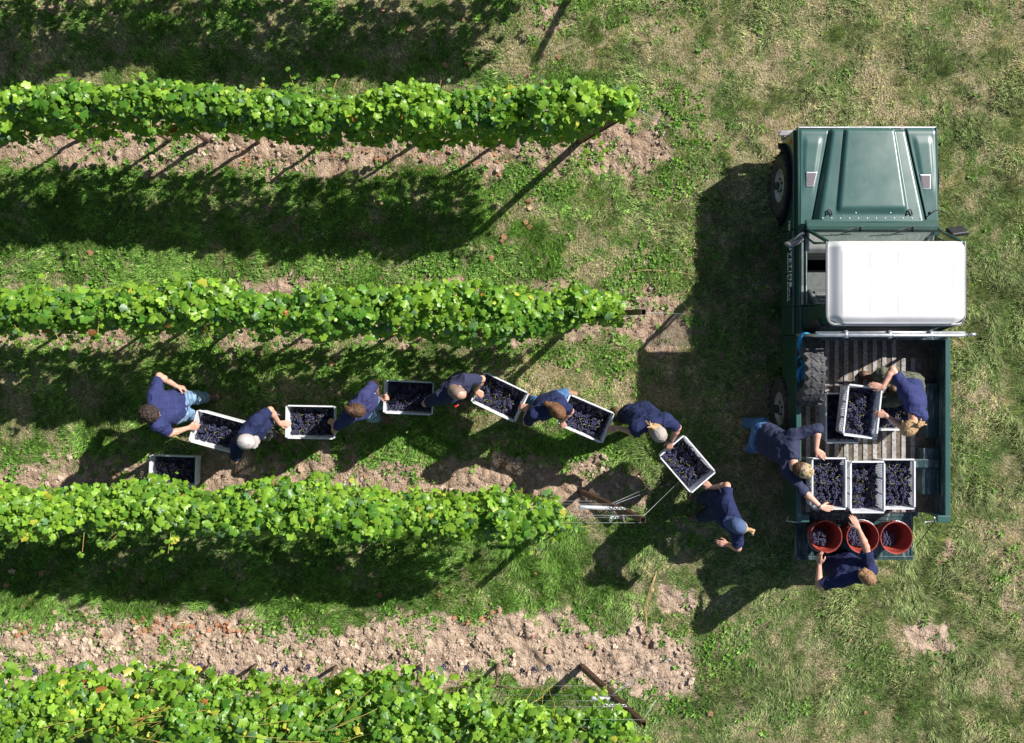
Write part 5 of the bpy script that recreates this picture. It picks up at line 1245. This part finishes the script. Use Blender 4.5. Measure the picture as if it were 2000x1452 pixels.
    for e in (extras or []):
        if e[0] == 'watch':
            s = e[1]; p = Vector(EL[s]+(WR[s]-EL[s])*.93-base); d_ = Vector(unit(WR[s]-EL[s])); u1 = d_.orthogonal().normalized(); u2 = d_.cross(u1)
            mb = MB(); mb.tube([p+(u1*math.cos(k*.5236)+u2*math.sin(k*.5236))*.031 for k in range(12)], .007, 6, closed=True); mb.build('wristband', M_band, root)
        if e[0] == 'box':                          # small thing on the body: pixel, height, size, material
            p = Vector(A(W(*e[1]))-base); mb = MB(); a_, b_, c_ = e[2]; mb.box(-a_, a_, -b_, b_, -c_, c_, Matrix.Translation(p) @ Matrix.Rotation(R(e[4]), 4, 'Z') @ Matrix.Rotation(R(e[5]), 4, 'X')); mb.build(e[6], e[3], root, .004)
    return root
F_ = lambda a: (math.cos(R(a)), math.sin(R(a)), -.15)
PEOPLE = [
 dict(lab='person with dark curly hair and light jeans at the far left end of the line', sc_=(303, 801, 1.42), tf=4, head=(293, 808, 1.60), hf=-18, pitch=28, hip_off=(.12, .01), wr=dict(L=(345, 755, 1.10), R=(368, 836, .99)),
      hd=dict(L=(1, -.25, -.3), R=(1, .1, -.1)), palm=dict(L=(.1, -.9, -.4), R=(0, .2, -1)), curl=(1.3, 1.7), el=dict(L=(-.2, .9, -.5), R=(-.2, -.8, -.5)), feet=dict(L=(402, 777, .09), R=(372, 812, .09)), toes=dict(L=0, R=-10),
      shirt=M_royal, trou=M_jean, shoe=M_boot, hair='curly', hmat=H_dark, seed=1, fat=1.08),
 dict(lab='person in grey cap and navy T-shirt holding the two leftmost carried crates', sc_=(481, 848, 1.42), tf=-38, head=(480, 862, 1.58), hf=-12, pitch=34, hip_off=(.05, .06), wr=dict(L=(545, 827, 1.02), R=(468, 882, .99)),
      hd=dict(L=(1, -.05, -.15), R=(-.5, .2, -.6)), el=dict(L=(.2, .9, -.3), R=(-.3, -.7, -.7)), curl=(1.2, 1.2), feet=dict(L=(540, 812, .09), R=(530, 846, .09)), toes=dict(L=-10, R=-40),
      shirt=M_navy, trou=M_gtrou, shoe=M_boot, cap=dict(m=M_capg, hair=H_dark), seed=2, extras=[('box', (500, 851, 1.36), (.022, .022, .003), M_gold, 20, -40, 'shirt_crest')]),
 dict(lab='person with dark hair in a bun and a faded violet blue T-shirt', sc_=(695, 796, 1.36), tf=-40, head=(697, 802, 1.54), hf=-8, pitch=35, hip_off=(.07, .02), wr=dict(L=(741, 775, 1.0), R=(657, 825, .99)),
      hd=dict(L=(1, -.1, -.2), R=(-.9, .1, -.3)), el=dict(L=(.2, .8, -.4), R=(-.6, -.5, -.6)), curl=(1.2, 1.2), feet=dict(L=(742, 790, .09), R=(735, 815, .09)), toes=dict(L=0, R=-20),
      shirt=M_violet, trou=M_jean, shoe=M_boot, hair='bun', hmat=H_brown, seed=3, size=.95, skin=M_skin),
 dict(lab='balding man in washed navy T-shirt with a red tool at his hip', sc_=(884, 760, 1.42), tf=-55, head=(894, 767, 1.60), hf=-25, pitch=42, hip_off=(.02, .01), wr=dict(L=(929, 762, 1.02), R=(848, 783, .99)),
      hd=dict(L=(.75, -.6, -.2), R=(-.8, 0, -.5)), el=dict(L=(.9, .3, -.4), R=(-.7, -.3, -.6)), curl=(1.2, 1.2), feet=dict(L=(905, 768, .09), R=(893, 775, .09)), toes=dict(L=-20, R=-50),
      shirt=M_slate, trou=M_dkjean, shoe=M_boot, hair='crop', hmat=H_grey, seed=4, extras=[('box', (892, 793, 1.0), (.026, .009, .012), M_redtool, 30, 0, 'red_tool')], fat=1.05),
 dict(lab='person with long brown hair leaning over a crate, between the two slanting crates', sc_=(1068, 800, 1.36), tf=-70, head=(1088, 803, 1.46), hf=-42, pitch=52, hip_off=(.07, .06), wr=dict(L=(1098, 823, .99), R=(1031, 794, 1.0)),
      hd=dict(L=(.3, -.8, -.4), R=(-1, -.1, -.2)), el=dict(L=(.6, -.3, -.7), R=(-.3, -.3, -.9)), curl=(1.2, 1.2), feet=dict(L=(1102, 768, .09), R=(1040, 782, .09)), toes=dict(L=-8, R=-80),
      shirt=M_navy, trou=M_jean2, shoe=M_boot2, hair='long', hmat=H_chest, seed=5, size=.93, hipz=.9, extras=[('box', (1060, 822, 1.22), (.016, .014, .006), M_redtool, 0, 0, 'red_tag')]),
 dict(lab='person in beige cap, navy T-shirt and shorts between the slanting crates', sc_=(1272, 828, 1.42), tf=-76, head=(1284, 845, 1.56), hf=-50, pitch=45, hip_off=(-.10, .10), wr=dict(R=(1206, 836, 1.02), L=(1311, 862, 1.06)),
      hd=dict(R=(-1, -.1, -.2), L=(-.2, -.9, -.3)), el=dict(R=(-.2, -.2, -.9), L=(.9, .2, -.2)), curl=(1.2, 1.0), feet=dict(L=(1270, 825, .09), R=(1205, 806, .10)), toes=dict(L=-70, R=-60),
      shirt=M_navy, trou=M_short, legcover=.5, shoe=M_boot, cap=dict(m=M_capb, hair=H_blond, pony=True), seed=6, extras=[('watch', 'L')]),
 dict(lab='person in blue cap with blond hair, holding the steeply slanting crate and facing left', sc_=(1430, 1012, 1.38), tf=-160, head=(1440, 1027, 1.54), hf=158, pitch=25, hip_off=(-.08, .10), wr=dict(R=(1389, 953, 1.0), L=(1422, 1064, 1.0)),
      hd=dict(R=(-.6, .5, -.25), L=(-1, .1, -.2)), el=dict(R=(.2, .6, -.5), L=(.3, -1, -.3)), curl=(1.1, .5), feet=dict(R=(1372, 975, .09), L=(1372, 1010, .09)), toes=dict(R=170, L=190),
      shirt=M_navy, trou=M_dkjean, shoe=M_boot, cap=dict(m=M_capblue, hair=H_blond, pony=True), seed=7, size=.97),
 dict(lab='person in camouflage cap and blue jeans leaning over the side of the truck bed', sc_=(1545, 884, 1.42), tf=-12, head=(1566, 918, 1.56), hf=-18, pitch=55, hip_off=(-.24, .16, -.02), wr=dict(L=(1594, 879, 1.50), R=(1603, 991, 1.52)),
      hd=dict(L=(.75, -.6, -.1), R=(1, -.18, -.1)), el=dict(L=(.7, .9, .2), R=(-.1, -1, .1)), curl=(.35, .25), feet=dict(L=(1455, 826, .09), R=(1463, 876, .09)), toes=dict(L=-10, R=-15),
      shirt=M_slate, trou=M_jean2, shoe=M_boot2, sleeve=1.12, cap=dict(m=M_camo, hair=H_brown), skin=M_skin, seed=8, extras=[('watch', 'R')], shw=.205, hipz=.93, knee=dict(L=(1, .1, .1), R=(1, -.1, .1))),
 dict(lab='blond person in navy T-shirt and olive trousers kneeling inside the truck bed', sc_=(1783, 788, 1.62), tf=205, head=(1775, 836, 1.70), hf=215, pitch=50, hip_off=(.16, .14, .03), wr=dict(R=(1724, 757, 1.56), L=(1731, 812, 1.50)),
      hd=dict(R=(-1, .25, -.15), L=(-1, .15, -.25)), el=dict(R=(.1, 1, -.1), L=(.1, -.6, -.6)), curl=(.25, .9), feet=dict(R=(1712, 738, .955), L=(1768, 772, .955)), toes=dict(R=165, L=150),
      shirt=M_royal, trou=M_khaki, shoe=M_boot, hair='pony', hmat=H_blond, seed=9, hipz=.40, ground=.86, size=.97, knee=dict(R=(-1, .3, .6), L=(-1, -.2, .2)), hipface=185),
 dict(lab='short haired person in navy T-shirt reaching over the red buckets behind the lowered tailgate', sc_=(1672, 1124, 1.42), tf=112, head=(1693, 1127, 1.58), hf=135, pitch=30, hip_off=(-.04, .03, -.02), wr=dict(L=(1600, 1102, 1.20), R=(1676, 1032, 1.53)),
      hd=dict(L=(-.08, 1, .15), R=(-.5, 1, -.05)), palm=dict(L=(.8, .1, -.6), R=(0, 0, -1)), el=dict(L=(-.8, -.8, -.5), R=(1, .1, -.1)), curl=(.2, .8), feet=dict(L=(1628, 1085, .09), R=(1662, 1082, .09)), toes=dict(L=110, R=95),
      shirt=M_navy, trou=M_dkjean, shoe=M_boot, hair='short', hmat=H_light, seed=10),
]
for q in PEOPLE: person(**q)
